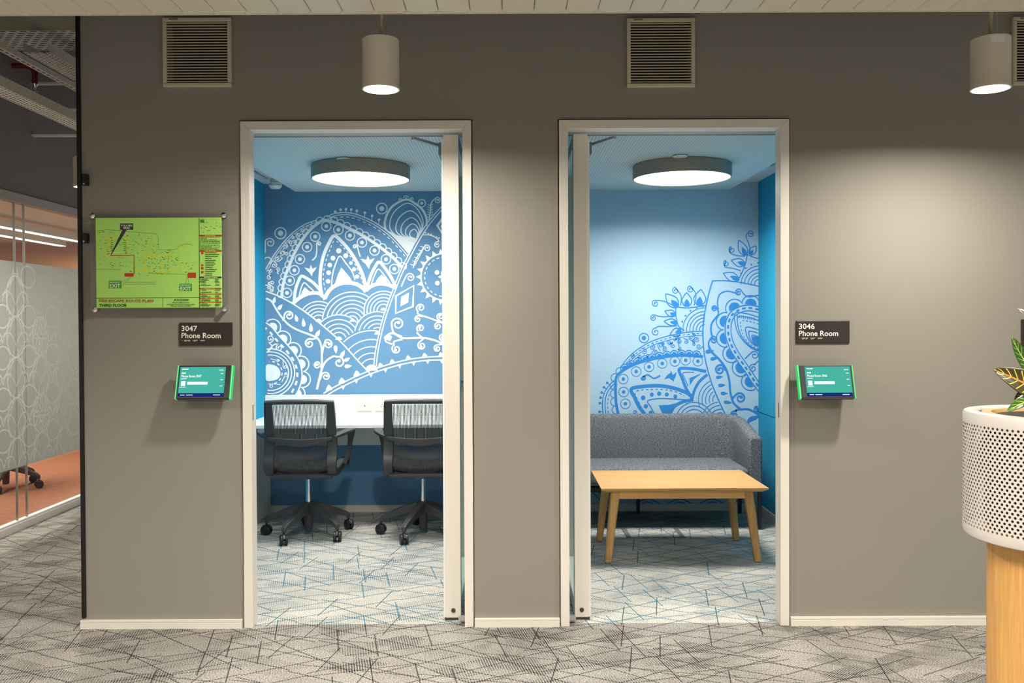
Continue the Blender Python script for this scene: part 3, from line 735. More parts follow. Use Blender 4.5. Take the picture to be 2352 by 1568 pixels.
B.curl(1225, 1070, 26, 130, -1.2, 7, [(1165,1090)]); B.curl(1215, 1150, 26, 60, 1.3, 7, [(1255,1100),(1230,1120)])
# vines in the leaf
B.curl(1125, 680, 22, 60, 1.2, 8, [(1255,695),(1180,705)]); B.stroke([(1125,690),(1060,672),(1010,690),(995,740),(1000,785)], 8)
B.curl(975, 780, 18, 60, 1.2, 9, [(998,830),(1000,800)]); B.stroke([(998,820),(960,870),(955,920),(965,965)], 11)
B.curl(970, 975, 24, 110, -1.2, 10, [(945,1040),(940,990)]); B.stroke([(940,1010),(960,1050),(1010,1100),(1050,1160),(1068,1230),(1075,1300),(1095,1365),(1140,1405)], 13)
B.curl(1010, 1160, 32, 60, 1.3, 12, [(1045,1165)]); B.curl(1135, 1335, 34, 150, -1.3, 12, [(1082,1340)]); B.curl(1100, 1440, 26, 60, 1.3, 11, [(1150,1405),(1110,1408)])
B.stroke([(1140,1405),(1190,1405),(1255,1440)], 12); B.stroke([(1180,1500),(1200,1460),(1255,1450)], 16); B.curl(1240, 1405, 20, 90, 1.1, 9, [(1255,1440)])
B.stroke([(1160,1510),(1190,1480),(1235,1460)], 12)
for x, y, l, wd, an in ((945,1045,50,22,10),(972,1090,44,20,10),(1005,1205,42,18,10),(1020,1255,42,18,5),(1035,1306,42,18,0),(1058,1361,48,18,-5)): B.drop(x, y, l, wd, an)
# flowers
def leafshape(bx, by, tx, ty, wd, f=0.55, w=6):
    v = Vector((tx-bx, ty-by)); n = Vector((-v.y, v.x)).normalized(); L_ = v.length; v.normalize()
    def ol(k, wk):
        o1 = [(bx+v.x*L_*k*t+n.x*wk*q, by+v.y*L_*k*t+n.y*wk*q) for t, q in ((0,0.25),(0.25,0.9),(0.5,1.0),(0.8,0.5),(1,0))]
        o2 = [(bx+v.x*L_*k*t-n.x*wk*q, by+v.y*L_*k*t-n.y*wk*q) for t, q in ((0.8,0.5),(0.5,1.0),(0.25,0.9),(0,0.25))]
        return o1, o2
    a, b = ol(1.0, wd); B.stroke(a, w); B.stroke([a[-1]]+b, w)
    a, b = ol(f, wd*0.55); B.fill(a+b)
B.stroke([(735,770),(738,830),(755,890),(790,915)], 6); B.stroke([(735,768),(800,775),(870,768),(922,760)], 6)
for r in (35, 55, 75, 95, 115, 138): B.ring(918, 912, r, 5, 92, 185, 24)
for t in range(6): a = R(95+t*16); B.dot(918+152*math.cos(a), 915-152*math.sin(a), 6, 10)
for bx, by, tx, ty, wd in ((748,770,672,688,32),(805,768,803,680,30),(880,762,892,660,36),(735,820,668,795,20),(745,868,662,858,20),(770,915,700,940,24)): leafshape(bx, by, tx, ty, wd)
for x, y, r, a, tn, tail in ((735,668,22,100,1.2,[(765,760),(768,700)]),(828,660,22,100,1.2,[(850,760),(860,690)]),(610,748,22,120,1.2,[(735,768),(680,740),(640,730)]),(598,838,20,100,1.2,[(735,820),(660,830)]),(612,925,26,90,1.2,[(745,885),(690,890),(630,890)])): B.curl(x, y, r, a, tn, 6, tail)
B.stroke([(1180,445),(1168,500),(1140,570),(1115,612)], 6); B.stroke([(1180,445),(1220,462),(1255,470)], 6)
for r in (35, 55, 75, 97, 118): B.ring(1258, 632, r, 5, 88, 178, 24)
for t in range(5): a = R(95+t*18); B.dot(1258+136*math.cos(a), 632-136*math.sin(a), 6, 10)
for bx, by, tx, ty, wd in ((1172,450,1125,355,26),(1195,445,1235,390,20),(1165,505,1080,480,24),(1125,600,1030,560,26)): leafshape(bx, by, tx, ty, wd)
for x, y, r, a, tn, tail in ((1198,318,22,100,-1.2,[(1200,440),(1190,380),(1172,330)]),(1085,415,22,100,1.2,[(1165,455),(1110,450),(1070,430)]),(1050,500,20,100,1.2,[(1140,545),(1090,530),(1040,520)])): B.curl(x, y, r, a, tn, 6, tail)
# lower part of the print, below the sofa seat
B.stroke([(220,1880),(330,1990),(250,2060)], 8, smooth=False); B.stroke([(200,1900),(290,1990),(220,2050)], 6, smooth=False)
for x in (560, 760, 960, 1160): B.stroke([(x-90,2000),(x,1960),(x+90,2000)], 8); B.stroke([(x-60,2005),(x,1980),(x+60,2005)], 6)
m2 = B.mb.build('mural_print', PRINTB, wb2); m2['label'] = 'bright blue mandala print on the pale wall'
# ---------------------------------------------------------------- pendants
def pendant(px, ytop, ybot, Y, label, group, power, sticker=False):
    c = pix(px, ybot, Y); zb = c.z; h = pix(px, ytop, Y).z-zb; r = 0.068
    t = thing('pendant_lamp', (c.x, Y, zb), label, 'lamp', group)
    MB().lathe([(r-0.004,0.012),(r-0.004,0.0),(r+0.0015,0.0),(r+0.0015,0.006),(r,0.008),(r,h-0.004),(r-0.004,h),(0.001,h),(0.001,h-0.004),(r-0.004,h-0.006)], c, 48).build('shade', PEND, t, smooth=40)
    MB().lathe([(0.001,0.010),(r-0.0045,0.010),(r-0.0045,0.014),(0.001,0.014)], c, 40).build('diffuser', GLOWP, t)
    pts = []; top = Z_SLAB if Y < 0 or Y > 2 else pix(90, 70, 1.28).z
    for i in range(40):
        k = i/39; z = zb+h+(top-zb-h)*k; pts.append((c.x+0.006*math.sin(k*9), Y+0.004*math.cos(k*11), z))
    MB().tube(pts, [0.006+0.0012*math.sin(i*2.3) for i in range(40)], 8).build('flex_cord', mat('cream_fabric_cord', srgb(190,178,140), 0.9, var=0.3, scale=200, bump=0.5), t, smooth=60)
    MB().tube([(c.x+0.022, Y, zb+h), (c.x+0.022, Y, top)], 0.0012, 6).build('suspension_wire', ALU, t)
    if sticker:
        m = MB(); pp = []
        for k in range(7):
            an = R(-118+k*7); pp.append((c.x+(r+0.0006)*math.cos(an), Y+(r+0.0006)*math.sin(an)))
        m.loft([[(x, y, zb+h-0.008), (x, y, zb+h-0.034)] for x, y in pp], closed=False, caps=False); m.build('sticker', mat('sticker_paper', srgb(225,222,210), 0.6), t)
    area_light('pendant_light', (c.x, Y, zb+0.004), 0.118, power, WARM, spread=166)
    return t
YP = -0.65
pendant(875, 90, 206, YP, 'white cylinder pendant lamp hanging in front of the desk room door', 'white cylinder pendants', P_PEND)
pendant(2275, 88, 205, YP, 'white cylinder pendant lamp with a paper sticker hanging above the planter', 'white cylinder pendants', P_PEND, True)
pendant(198, 362, 430, 1.18, 'white cylinder pendant lamp half hidden by the black wall edge', 'white cylinder pendants', P_PEND)

# ---------------------------------------------------------------- vents
def vent(px0, py0, px1, py1, label):
    a, b = pix(px0, py0, -0.02), pix(px1, py1, -0.02)
    cx = (a.x+b.x)/2; t = thing('air_vent', (cx, 0, b.z), label, 'vent', 'square wall vents')
    fw = 0.017; x0, x1, z0, z1 = a.x, b.x, b.z, a.z
    for q in ((x0, x1, z0, z0+fw), (x0, x1, z1-fw, z1)): MB().box(q[0], q[1], -0.02, 0, q[2], q[3]).build('frame_rail', VENTW, t, bevel=0.003)
    for q in ((x0, x0+fw), (x1-fw, x1)): MB().box(q[0], q[1], -0.0198, 0, z0+fw, z1-fw).build('frame_rail', VENTW, t, bevel=0.003)
    bx0, bx1, bz0, bz1, by0, by1 = x0+fw, x1-fw, z0+fw, z1-fw, WT+0.001, 0.46   # open duct boot behind the wall opening
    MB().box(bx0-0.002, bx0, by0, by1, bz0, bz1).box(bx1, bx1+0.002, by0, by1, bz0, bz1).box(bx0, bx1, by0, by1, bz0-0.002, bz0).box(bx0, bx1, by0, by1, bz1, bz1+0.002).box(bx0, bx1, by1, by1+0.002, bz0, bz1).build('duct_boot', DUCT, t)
    n = 22; p = (z1-z0-2*fw)/n; first = None
    for i in range(n):
        if first is None:
            first = MB().sweep([(x0+fw, -0.012, z0+fw+p*0.5), (x1-fw, -0.012, z0+fw+p*0.5)], 0.0030, 0.007, Vector((0,0.15,1))).build('slat', VENTW, t)
        else:
            o = first.copy(); C.objects.link(o); o.parent = t; o.location.z += i*p
    MB().box(x0+0.03, x0+0.07, -0.0206, -0.02, z1-0.011, z1-0.004).build('maker_mark', mat('mark_grey', srgb(120,112,92), 0.7), t)
vent(*VENTS[0], 'cream slatted air vent above the green fire plan')
vent(*VENTS[1], 'cream slatted air vent above the sofa room door')
vent(*VENTS[2], 'cream slatted air vent partly hidden behind the right pendant lamp')

# ---------------------------------------------------------------- fire escape plan
PY = -0.030
def pl(x, y): return pix(190+x/5.408, 470+y/5.408, PY-0.0052)
a, b = pl(75, 108), pl(1800, 1308)
t = thing('fire_escape_plan', ((a.x+b.x)/2, 0, b.z), 'green fire escape route plan behind clear acrylic with four metal standoffs', 'sign')
MB().box(a.x, b.x, PY, PY+0.004, b.z, a.z).build('acrylic_sheet', ACRYL, t, bevel=0.0015)
g0, g1 = pl(155, 163), pl(1731, 1277)
GREEN = mat('plan_lime_green', srgb(172,226,108), 0.5, var=0.02)
MB().box(g0.x, g1.x, PY-0.0050, PY-0.0002, g1.z, g0.z).build('green_panel', GREEN, t, bevel=0.004)
for x, y in ((118,137),(1748,130),(1756,1292),(148,1302)):
    c = pl(x, y); MB().lathe([(0.0001,0.0),(0.009,0.0),(0.009,0.030),(0.012,0.031),(0.012,0.036),(0.005,0.040),(0.0001,0.040)], (c.x, 0, c.z), 16, 'Y').build('standoff', CHROME, t, smooth=40)
def plan_place(x, y, l=0):
    p = pl(x, y); return (p.x, PY-0.0056-l*2e-6, p.z)
inks = {k: Art(plan_place) for k in ('black', 'red', 'yellow', 'green', 'dark', 'white')}
K = inks['black']
K.stroke([(1447,165),(1452,1275)], 7, smooth=False); K.stroke([(170,1160),(1452,1153)], 5, smooth=False); K.stroke([(996,1156),(997,1275)], 4, smooth=False)
K.stroke([(180,318),(265,322),(275,308),(920,362)], 2.5, smooth=False); K.stroke([(940,400),(942,560),(1160,556)], 2.5, smooth=False)
K.stroke([(1160,556),(1200,515),(1270,488),(1330,490),(1370,508)], 2.5)
K.stroke([(165,800),(480,805)], 2, smooth=False); K.stroke([(520,965),(900,965),(920,940)], 2, smooth=False); K.stroke([(520,985),(915,985)], 2, smooth=False)
K.stroke([(480,965),(590,895)], 2, smooth=False); K.stroke([(490,1005),(620,880)], 2, smooth=False); K.stroke([(1280,975),(1300,870)], 2, smooth=False); K.stroke([(1315,975),(1305,870)], 2, smooth=False)
K.stroke([(820,850),(1300,865)], 2, smooth=False)
random.seed(11)
def rooms(x0, y0, x1, y1, n):
    for i in range(n):
        x, y = random.uniform(x0, x1), random.uniform(y0, y1); w_, h_ = random.uniform(8, 26), random.uniform(3, 12)
        r_ = random.random()
        if r_ < 0.5: K.stroke([(x, y), (x+w_, y+random.uniform(-3, 3))], 3, smooth=False)
        elif r_ < 0.75: K.stroke([(x, y), (x+2, y+h_)], 3, smooth=False)
        else: K.stroke([(x, y), (x+w_/2, y-6), (x+w_, y)], 3)
for q in ((190,400,600,590,44),(190,650,600,780,26),(600,360,930,600,36),(660,640,1060,800,40),(660,840,960,880,10),(960,565,1160,600,10),(1090,640,1200,800,16),(1220,720,1380,810,12),(980,640,1060,800,14),(190,330,440,350,8)): rooms(*q)
for y in (440,465,490,515,540,565): K.stroke([(510,y),(540,y+10)], 5); K.stroke([(352,y),(380,y+10)], 5)
Yl = inks['yellow']
for q in ([(200,406),(560,408)],[(336,406),(338,620)],[(556,375),(558,610)],[(195,478),(335,480)],[(175,624),(345,626)],[(362,645),(362,745)],[(780,628),(1180,622)],[(826,540),(828,670)],[(868,395),(870,520),(826,540)],[(776,630),(778,818)],[(665,822),(850,820)],[(849,755),(850,832),(955,838),(985,855),(1080,850)],[(987,740),(986,850)],[(1080,625),(1080,850)],[(1085,822),(1300,832)],[(1212,822),(1212,716),(1365,714)]):
    Yl.stroke(q, 9, smooth=False)
Yl.stroke([(1182,610),(1195,570),(1225,540),(1270,524)], 9)
Rd = inks['red']
Rd.stroke([(350,628),(640,628),(640,860)], 10, smooth=False); Rd.fill([(521,850),(632,850),(632,892),(521,892)]); Rd.fill([(1306,843),(1408,843),(1408,908),(1306,908)])
for x, y in ((350,410),(555,385),(318,610),(538,602),(788,453),(826,664),(1055,595),(888,826),(985,858),(598,828),(1285,834)): Rd.fill([(x-10,y-5),(x+10,y-5),(x+10,y+5),(x-10,y+5)])
for y0, y1 in ((374,394),(564,583),(1034,1049),(1102,1116),(1153,1166),(1203,1217)): Rd.fill([(1452,y0),(1725,y0),(1727,y1),(1452,y1)])
for y, h in ((600,14),(750,10),(787,16),(838,14)): Rd.fill([(1472,y-h),(1500,y-h),(1500,y+h),(1472,y+h)])
Dk = inks['dark']
Dk.fill([(465,233),(629,233),(627,312),(467,312)]); Dk.fill([(496,311),(549,311),(352,630),(346,624)]); Dk.fill([(1453,893),(1727,893),(1727,912),(1453,912)])
Gn = inks['green']
Gn.fill([(325,945),(482,945),(482,1037),(325,1037)]); Gn.fill([(1201,979),(1359,979),(1359,1069),(1201,1069)]); Gn.fill([(1460,183),(1510,183),(1510,222),(1460,222)])
for row in list(range(404, 425, 10))+list(range(435, 560, 11)):
    x = 1462
    while x < 1700:
        w_ = random.uniform(10, 34); K.stroke([(x, row), (min(x+w_, 1712), row)], 4, smooth=False); x += w_+6
        if random.random() < 0.04: break
for row in range(597, 890, 23): K.stroke([(1522, row), (1522+random.uniform(60, 180), row)], 6, smooth=False)
for row in (925,938,950,963,985,1000,1060,1086,1130,1142,1180,1192,1232,1244,1256):
    K.stroke([(1464, row), (1464+random.uniform(60, 150), row)], 5, smooth=False); K.stroke([(1645, row), (1645+random.uniform(40, 70), row)], 5, smooth=False)
rooms(1470, 210, 1700, 350, 24)
K.ring(1485, 203, 12, 3)
tx = lambda ink, s, x0, x1, y0, y1, bold=0.0: put_text(inks[ink].mb, s, x0, x1, y0, y1, lambda x, y: (lambda p: (p[0], p[1]-0.0016, p[2]))(plan_place(x, y)), bold)
tx('red', 'FIRE ESCAPE ROUTE PLAN', 205, 882, 1176, 1210, 0.012); tx('black', 'THIRD FLOOR', 207, 550, 1232, 1266, 0.02)
tx('black', 'AUTODESK', 1168, 1325, 1172, 1190, 0.03); K.fill([(1128,1190),(1148,1172),(1158,1172),(1158,1190),(1150,1190),(1150,1180),(1138,1190)])
tx('black', 'BLOCK A&B, Sunriver,', 1118, 1334, 1206, 1220, 0.02); tx('black', 'Embassy Golf Links Business Park,', 1056, 1398, 1230, 1243, 0.02); tx('black', 'Domlur, Bengaluru-560071', 1098, 1352, 1251, 1263, 0.02)
tx('white', 'YOU ARE', 475, 619, 248, 271, 0.02); tx('white', 'HERE', 503, 589, 278, 300, 0.02)
for x0, y0 in ((325,945),(1201,979)):
    tx('white', 'EMERGENCY', x0+8, x0+150, y0+11, y0+28, 0.01); tx('white', 'EXIT', x0+12, x0+146, y0+40, y0+84, 0.02)
for s, y0, y1 in (('IMPORTANT NOTE', 378, 390), ('DESCRIPTION', 567, 579), ('HOSPITAL', 1036, 1047), ('AMBULANCE', 1104, 1114), ('FIRE STATION', 1154, 1164), ('POLICE STATION', 1205, 1215)):
    tx('yellow', s, 1520, 1650, y0, y1, 0.01)
tx('white', 'EMERGENCY NUMBERS', 1508, 1676, 897, 909, 0.01)
INK = {'black': mat('ink_dark_green', srgb(28,52,22), 0.6), 'red': mat('ink_brick_red', srgb(182,58,22), 0.6), 'yellow': mat('ink_yellow', srgb(222,226,40), 0.6), 'green': mat('ink_exit_green', srgb(58,158,40), 0.6), 'dark': mat('ink_slate', srgb(58,54,66), 0.6), 'white': mat('ink_white', srgb(222,240,196), 0.6)}
for i, k in enumerate(('yellow', 'black', 'red', 'green', 'dark', 'white')):
    inks[k].mb.v = [(v[0], v[1]-0.00012*i, v[2]) for v in inks[k].mb.v]
    inks[k].mb.build('plan_print', INK[k], t)['kind'] = 'stuff'

# black clips on the wall edge
for y, yy, lab in ((400,426,'small black clip on the wall edge, higher of the two'), (536,558,'small black clip on the wall edge beside the fire plan')):
    a, b = pix(191, y, -0.02), pix(202, yy, -0.02)
    c = thing('edge_clip', (a.x, 0, b.z), lab, 'clip', 'black clips on the wall edge')
    MB().box(a.x, b.x, -0.035, -0.006, b.z, a.z).build('clip_block', BLACK, c, bevel=0.003)
    MB().box(a.x, b.x-0.004, -0.006, 0, b.z+0.008, a.z-0.008).build('clip_foot', BLACK, c)
    MB().lathe([(0.0001,0),(0.004,0),(0.004,0.003)], ((a.x+b.x)/2, -0.035, b.z+0.006), 10, 'Y').build('screw', CHROME, c)

# ---------------------------------------------------------------- room signs
def room_sign(x0, y0, x1, y1, number, label, letters=True):
    Yp = -0.007; a, b = pix(x0, y0, Yp), pix(x1, y1, Yp)
    t = thing('room_sign', ((a.x+b.x)/2, 0, b.z), label, 'sign', 'room name plates')
    MB().box(a.x, b.x, Yp, 0, b.z, a.z).build('plate', SIGN, t, bevel=0.003)
    if not letters: return
    P = lambda x, y: (lambda p: (p.x, Yp-0.0006, p.z))(pix(x0+x, y0+y, Yp))
    m = MB(); put_text(m, number, 6, 42, 7, 19, P, 0.012); put_text(m, 'Phone Room', 6, 96, 23, 35, P, 0.012)
    m.build('lettering', SIGNT, t)
    m = MB(); random.seed(hash(number) % 1 + 4)
    cells = [1, 0, 4, 5, 3, 4, 5, 0, 0, 3, 5, 4, 2, 0, 0, 4, 4, 4, 3]
    for i, n in enumerate(cells):
        for j in range(n):
            dx, dy = (j % 2)*1.3, (j//2)*1.6
            p = pix(x0+7+i*2.85+dx, y0+40+dy, Yp); m.box(p.x-0.0008, p.x+0.0008, Yp-0.0014, Yp, p.z-0.0009, p.z+0.0009)
    b_ = m.build('braille_dots', SIGNT, t); b_['kind'] = 'stuff'
room_sign(411, 741, 534, 793, '3047', 'dark brown room plate reading 3047 Phone Room below the fire plan')
room_sign(1829, 736, 1952, 788, '3046', 'dark brown room plate reading 3046 Phone Room beside the sofa room')
room_sign(2346, 733, 2470, 826, '', 'dark plate on the wall behind the croton leaves', False)

# ---------------------------------------------------------------- booking tablets
TEAL = emitter('tablet_teal_screen', srgb(72,178,160), 0.9); NAVY = emitter('tablet_navy_bar', srgb(24,40,112), 1.0); SCRW = emitter('tablet_white_ui', srgb(235,245,245), 1.0)
LED = emitter('green_led_bar', srgb(60,200,105), 1.0)
LEDL = emitter('green_led_core', srgb(150,245,175), 1.1)
def tablet(cx_px, cy_px, number, label, mirror):
    c = pix(cx_px, cy_px, -0.075); wdt, hgt, th = 0.232, 0.150, 0.018; tilt = R(-17)
    t = thing('booking_tablet', (c.x, 0, c.z), label, 'tablet', 'booking tablets beside the doors')
    M = Matrix.Translation(c) @ Matrix.Rotation(tilt, 4, 'X')
    MB().box(-wdt/2, wdt/2, 0, th, -hgt/2, hgt/2, M).build('body', BLKPL, t, bevel=0.003)
    sx0, sx1 = (-0.108, 0.092) if not mirror else (-0.092, 0.108)
    sc = MB().box(sx0, sx1, -0.001, 0, -0.050, 0.068, M).build('screen', TEAL, t)
    MB().box(sx0, sx1, -0.001, 0, -0.066, -0.050, M).build('footer_bar', NAVY, sc)
    ui = MB(); P = lambda x, z: M @ Vector((sx0+x, -0.0016, z))
    def bar(x0, x1, z0, z1): ui.add([P(x0,z0), P(x1,z0), P(x1,z1), P(x0,z1)], [(0,1,2,3)])
    bar(0.008,0.036,0.056,0.060); bar(0.008,0.026,0.037,0.043); bar(0.006,0.032,0.013,0.016); bar(0.009,0.028,-0.018,0.004); bar(0.036,0.126,-0.012,0.001); bar(0.004,0.032,-0.024,-0.022)
    for z in (0.052, 0.036, 0.008, -0.020): bar(0.180 if z < 0.05 else 0.172, 0.192, z, z+0.003)
    for x0, x1 in ((0.010,0.030),(0.036,0.066),(0.155,0.185)): bar(x0, x1, -0.060, -0.057)
    put_text(ui, 'Phone Room '+number, 0.008, 0.096, 0.032, 0.021, lambda x, y: M @ Vector((sx0+x, -0.0017, y)), 0.02)
    ui.build('screen_text', SCRW, sc)['kind'] = 'stuff'
    for s in (-1, 1):
        wd = 0.009 if (s > 0) != mirror else 0.005
        x0 = s*wdt/2; led = MB().box(x0, x0+s*wd, -0.001, th+0.004, -hgt/2-0.002, hgt/2+0.001, M).build('light_bar', LED, t, bevel=0.002)
        MB().box(x0+s*wd*0.45, x0+s*wd*0.8, -0.0018, -0.001, -hgt/2, hgt/2, M).build('light_core', LEDL, led)
    MB().box(-wdt/2+0.004, wdt/2-0.004, -0.001, th, -hgt/2-0.003, -hgt/2, M).build('bottom_edge', BLKPL, t)
    # wedge mount back to the wall
    q = [M @ Vector((x, th, z)) for x in (-0.07, 0.07) for z in (-hgt/2+0.004, hgt/2-0.03)]
    x0, x1 = c.x-0.07, c.x+0.07
    m = MB(); m.add([q[0], q[1], q[3], q[2], (x0, 0, c.z-0.05), (x0, 0, c.z+0.05), (x1, 0, c.z+0.05), (x1, 0, c.z-0.05)], [(0,1,2,3),(4,7,6,5),(0,4,5,1),(1,5,6,2),(2,6,7,3),(3,7,4,0)])
    recalc(m.build('wedge_mount', BLKPL, t, bevel=0.002))
tablet(468, 877, '3047', 'lit teal booking tablet with green side lights beside the desk room', False)
tablet(1899, 876, '3046', 'lit teal booking tablet with green side lights beside the sofa room', True)
# ---------------------------------------------------------------- ceiling fittings in the rooms
def disc_lamp(px, py, lab):
    zb = zP-0.082; p = pixz(px, py, zb); r = 0.295
    t = thing('ceiling_lamp', (p.x, p.y, zb), lab, 'lamp', 'round grey ceiling lamps')
    MB().lathe([(r-0.008,0.006),(r-0.006,0.0),(r-0.002,0.0),(r,0.004),(r,0.078),(r-0.004,0.0815),(0.001,0.0815),(0.001,0.076),(r-0.008,0.076)], (p.x,p.y,zb), 72).build('housing', LAMPG, t, smooth=40)
    MB().lathe([(0.001,0.004),(r-0.009,0.004),(r-0.009,0.008),(0.001,0.008)], (p.x,p.y,zb), 64).build('diffuser', GLOW, t)
    area_light('ceiling_lamp_light', (p.x, p.y, zb+0.001), 0.56, P_ROOM, (1, 0.955, 0.88), spread=162)
disc_lamp(829, 413, 'large round grey ceiling lamp glowing above the mesh chairs')
disc_lamp(1566, 411, 'large round grey ceiling lamp glowing above the coffee table')
for px, py, lab in ((790, 362, 'flush white sprinkler cover in the desk room ceiling'), (1562, 356, 'flush white sprinkler cover in the sofa room ceiling')):
    p = pixz(px, py, zP); t = thing('sprinkler_cover', (p.x, p.y, zP), lab, 'sprinkler', 'flush sprinkler covers')
    MB().lathe([(0.0001,-0.010),(0.040,-0.010),(0.042,-0.008),(0.042,-0.006),(0.0001,-0.006)], (p.x,p.y,zP), 32).build('cover_disc', WHITE2, t, smooth=40)
    MB().lathe([(0.0001,-0.006),(0.028,-0.006),(0.028,0),(0.0001,0)], (p.x,p.y,zP), 24).build('neck', WHITE2, t, smooth=40)
for x, y0, y1, lab in ((-850*S, 0.35, 2.12, 'black slot air diffuser in the ceiling border of the desk room'), (866*S, 0.35, 1.72, 'black slot air diffuser in the ceiling border of the sofa room')):
    t = thing('slot_diffuser', (x, (y0+y1)/2, zC), lab, 'vent', 'slot diffusers')
    MB().box(x-0.018, x-0.016, y0, y1, zC+0.051, zC+0.14).box(x+0.016, x+0.018, y0, y1, zC+0.051, zC+0.14).box(x-0.018, x+0.018, y0, y1, zC+0.14, zC+0.142).box(x-0.016, x+0.016, y0-0.002, y0, zC+0.051, zC+0.14).box(x-0.016, x+0.016, y1, y1+0.002, zC+0.051, zC+0.14).build('slot_plenum', DUCT, t)
    for s in (-1, 1): MB().box(x+s*0.016, x+s*0.026, y0-0.01, y1+0.01, zC-0.007, zC).build('slot_flange', CEILW, t)
    MB().box(x-0.001, x+0.001, y0, y1, zC-0.008, zC-0.004).build('blade', ALU, t)
sx, sy = -1.612, 2.15
t = thing('smoke_detector', (sx, sy, zC), 'white round smoke detector hanging in the desk room ceiling corner', 'detector')
MB().lathe([(0.034,0),(0.034,-0.026),(0.030,-0.028),(0.030,0.0)], (sx,sy,zC), 28).build('base', WHITE2, t, smooth=40)
MB().lathe([(0.030,-0.028),(0.046,-0.032),(0.047,-0.042),(0.0001,-0.042),(0.0001,-0.028)], (sx,sy,zC), 28).build('collar', WHITE2, t, smooth=40)
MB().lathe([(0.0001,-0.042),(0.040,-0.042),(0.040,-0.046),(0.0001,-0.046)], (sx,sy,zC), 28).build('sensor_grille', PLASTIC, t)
MB().lathe([(0.0001,-0.046),(0.045,-0.046),(0.042,-0.058),(0.030,-0.068),(0.0001,-0.072)], (sx,sy,zC), 28).build('cap', WHITE2, t, smooth=40)
MB().lathe([(0.0001,-0.072),(0.003,-0.072),(0.003,-0.074),(0.0001,-0.074)], (sx+0.008,sy-0.02,zC+0.002), 8).build('indicator', BLKPL, t)

# ---------------------------------------------------------------- desk
yd0 = 0.457*D; zd = pix(1168, 974, yd0).z
dk = thing('desk', ((xL+xM0)/2, (yd0+YB)/2, 0), 'white built-in desk along the blue mural wall', 'desk')
MB().box(xL+0.001, xM0-0.001, yd0, YB-0.001, zd-0.022, zd).build('desktop', WHITE2, dk, bevel=0.0015)
for x in (xL+0.001, xM0-0.031): MB().box(x, x+0.03, yd0+0.01, YB-0.014, 0, zd-0.0225).build('side_panel', mat('side_panel_grey', srgb(226,230,226), 0.5), dk)
zu = pix(800, 906, YB-0.02).z
MB().box(xL+0.001, xM0-0.001, YB-0.024, YB-0.003, zd+0.0005, zu).build('upstand', WHITE2, dk, bevel=0.0015)
MB().box(xL+0.032, xM0-0.032, YB-0.05, YB-0.014, pix(800, 1022, YB-0.05).z, zd-0.0225).build('back_rail', mat('back_rail_grey', srgb(224,230,226), 0.5), dk)
MB().box(-0.0355+xM0, xM0-0.034, yd0+0.01, yd0+0.02, 0.02, 0.03).build('foot', PLASTIC, dk)
def socket(x0, x1, label, holes):
    Yp = YB-0.024; a, b = pix(x0, 920, Yp), pix(x1, 943, Yp)
    t = thing('wall_socket', ((a.x+b.x)/2, Yp, b.z), label, 'socket')
    MB().box(a.x, b.x, Yp-0.010, Yp-0.0004, b.z, a.z).build('plate', mat('socket_ivory', srgb(222,216,198), 0.4), t, bevel=0.002)
    cx, cz = (a.x+b.x)/2, (a.z+b.z)/2
    MB().box(cx-0.018, cx+0.018, Yp-0.012, Yp-0.010, cz-0.016, cz+0.016).build('insert', WHITE2, t, bevel=0.001)
    for hx, hz in holes: MB().lathe([(0.0001,0),(0.0035,0),(0.0035,0.0006)], (cx+hx, Yp-0.012, cz+hz), 10, 'Y').build('pin_hole', BLKPL, t)
socket(821, 854, 'ivory data socket plate on the desk upstand', [(0, 0.002), (0.004, -0.003)])
socket(862, 896, 'white three pin power socket on the desk upstand', [(-0.008, -0.004), (0.008, -0.004), (0, 0.008)])

# ---------------------------------------------------------------- mesh task chair (local frame: faces +y)
def net_mat():
    m = bpy.data.materials.new('charcoal_mesh_fabric'); t = nt(m); L = t.links
    o = N(t, 'ShaderNodeOutputMaterial'); p = N(t, 'ShaderNodeBsdfPrincipled'); tr = N(t, 'ShaderNodeBsdfTransparent'); mx = N(t, 'ShaderNodeMixShader')
    p.inputs['Base Color'].default_value = (*srgb(58,57,58), 1); p.inputs['Roughness'].default_value = 0.7
    uv = N(t, 'ShaderNodeUVMap'); sx = N(t, 'ShaderNodeSeparateXYZ'); L.new(uv.outputs[0], sx.inputs[0])
    def f(s, k):
        a = N(t, 'ShaderNodeMath', operation='MULTIPLY'); a.inputs[1].default_value = k; L.new(s, a.inputs[0])
        b = N(t, 'ShaderNodeMath', operation='FRACT'); L.new(a.outputs[0], b.inputs[0])
        c = N(t, 'ShaderNodeMath', operation='GREATER_THAN'); c.inputs[1].default_value = 0.42; L.new(b.outputs[0], c.inputs[0]); return c.outputs[0]
    q = N(t, 'ShaderNodeMath', operation='MULTIPLY'); L.new(f(sx.outputs[0], 52), q.inputs[0]); v_ = N(t, 'ShaderNodeMath', operation='LESS_THAN'); v_.inputs[1].default_value = 0.30; L.new(sx.outputs[1], v_.inputs[0]); w_ = N(t, 'ShaderNodeMath', operation='MULTIPLY_ADD'); w_.inputs[1].default_value = 0.40; w_.inputs[2].default_value = 0.30; L.new(v_.outputs[0], w_.inputs[0]); L.new(w_.outputs[0], q.inputs[1])
    L.new(q.outputs[0], mx.inputs[0]); L.new(p.outputs[0], mx.inputs[1]); L.new(tr.outputs[0], mx.inputs[2]); L.new(mx.outputs[0], o.inputs[0]); return m
NET = net_mat()
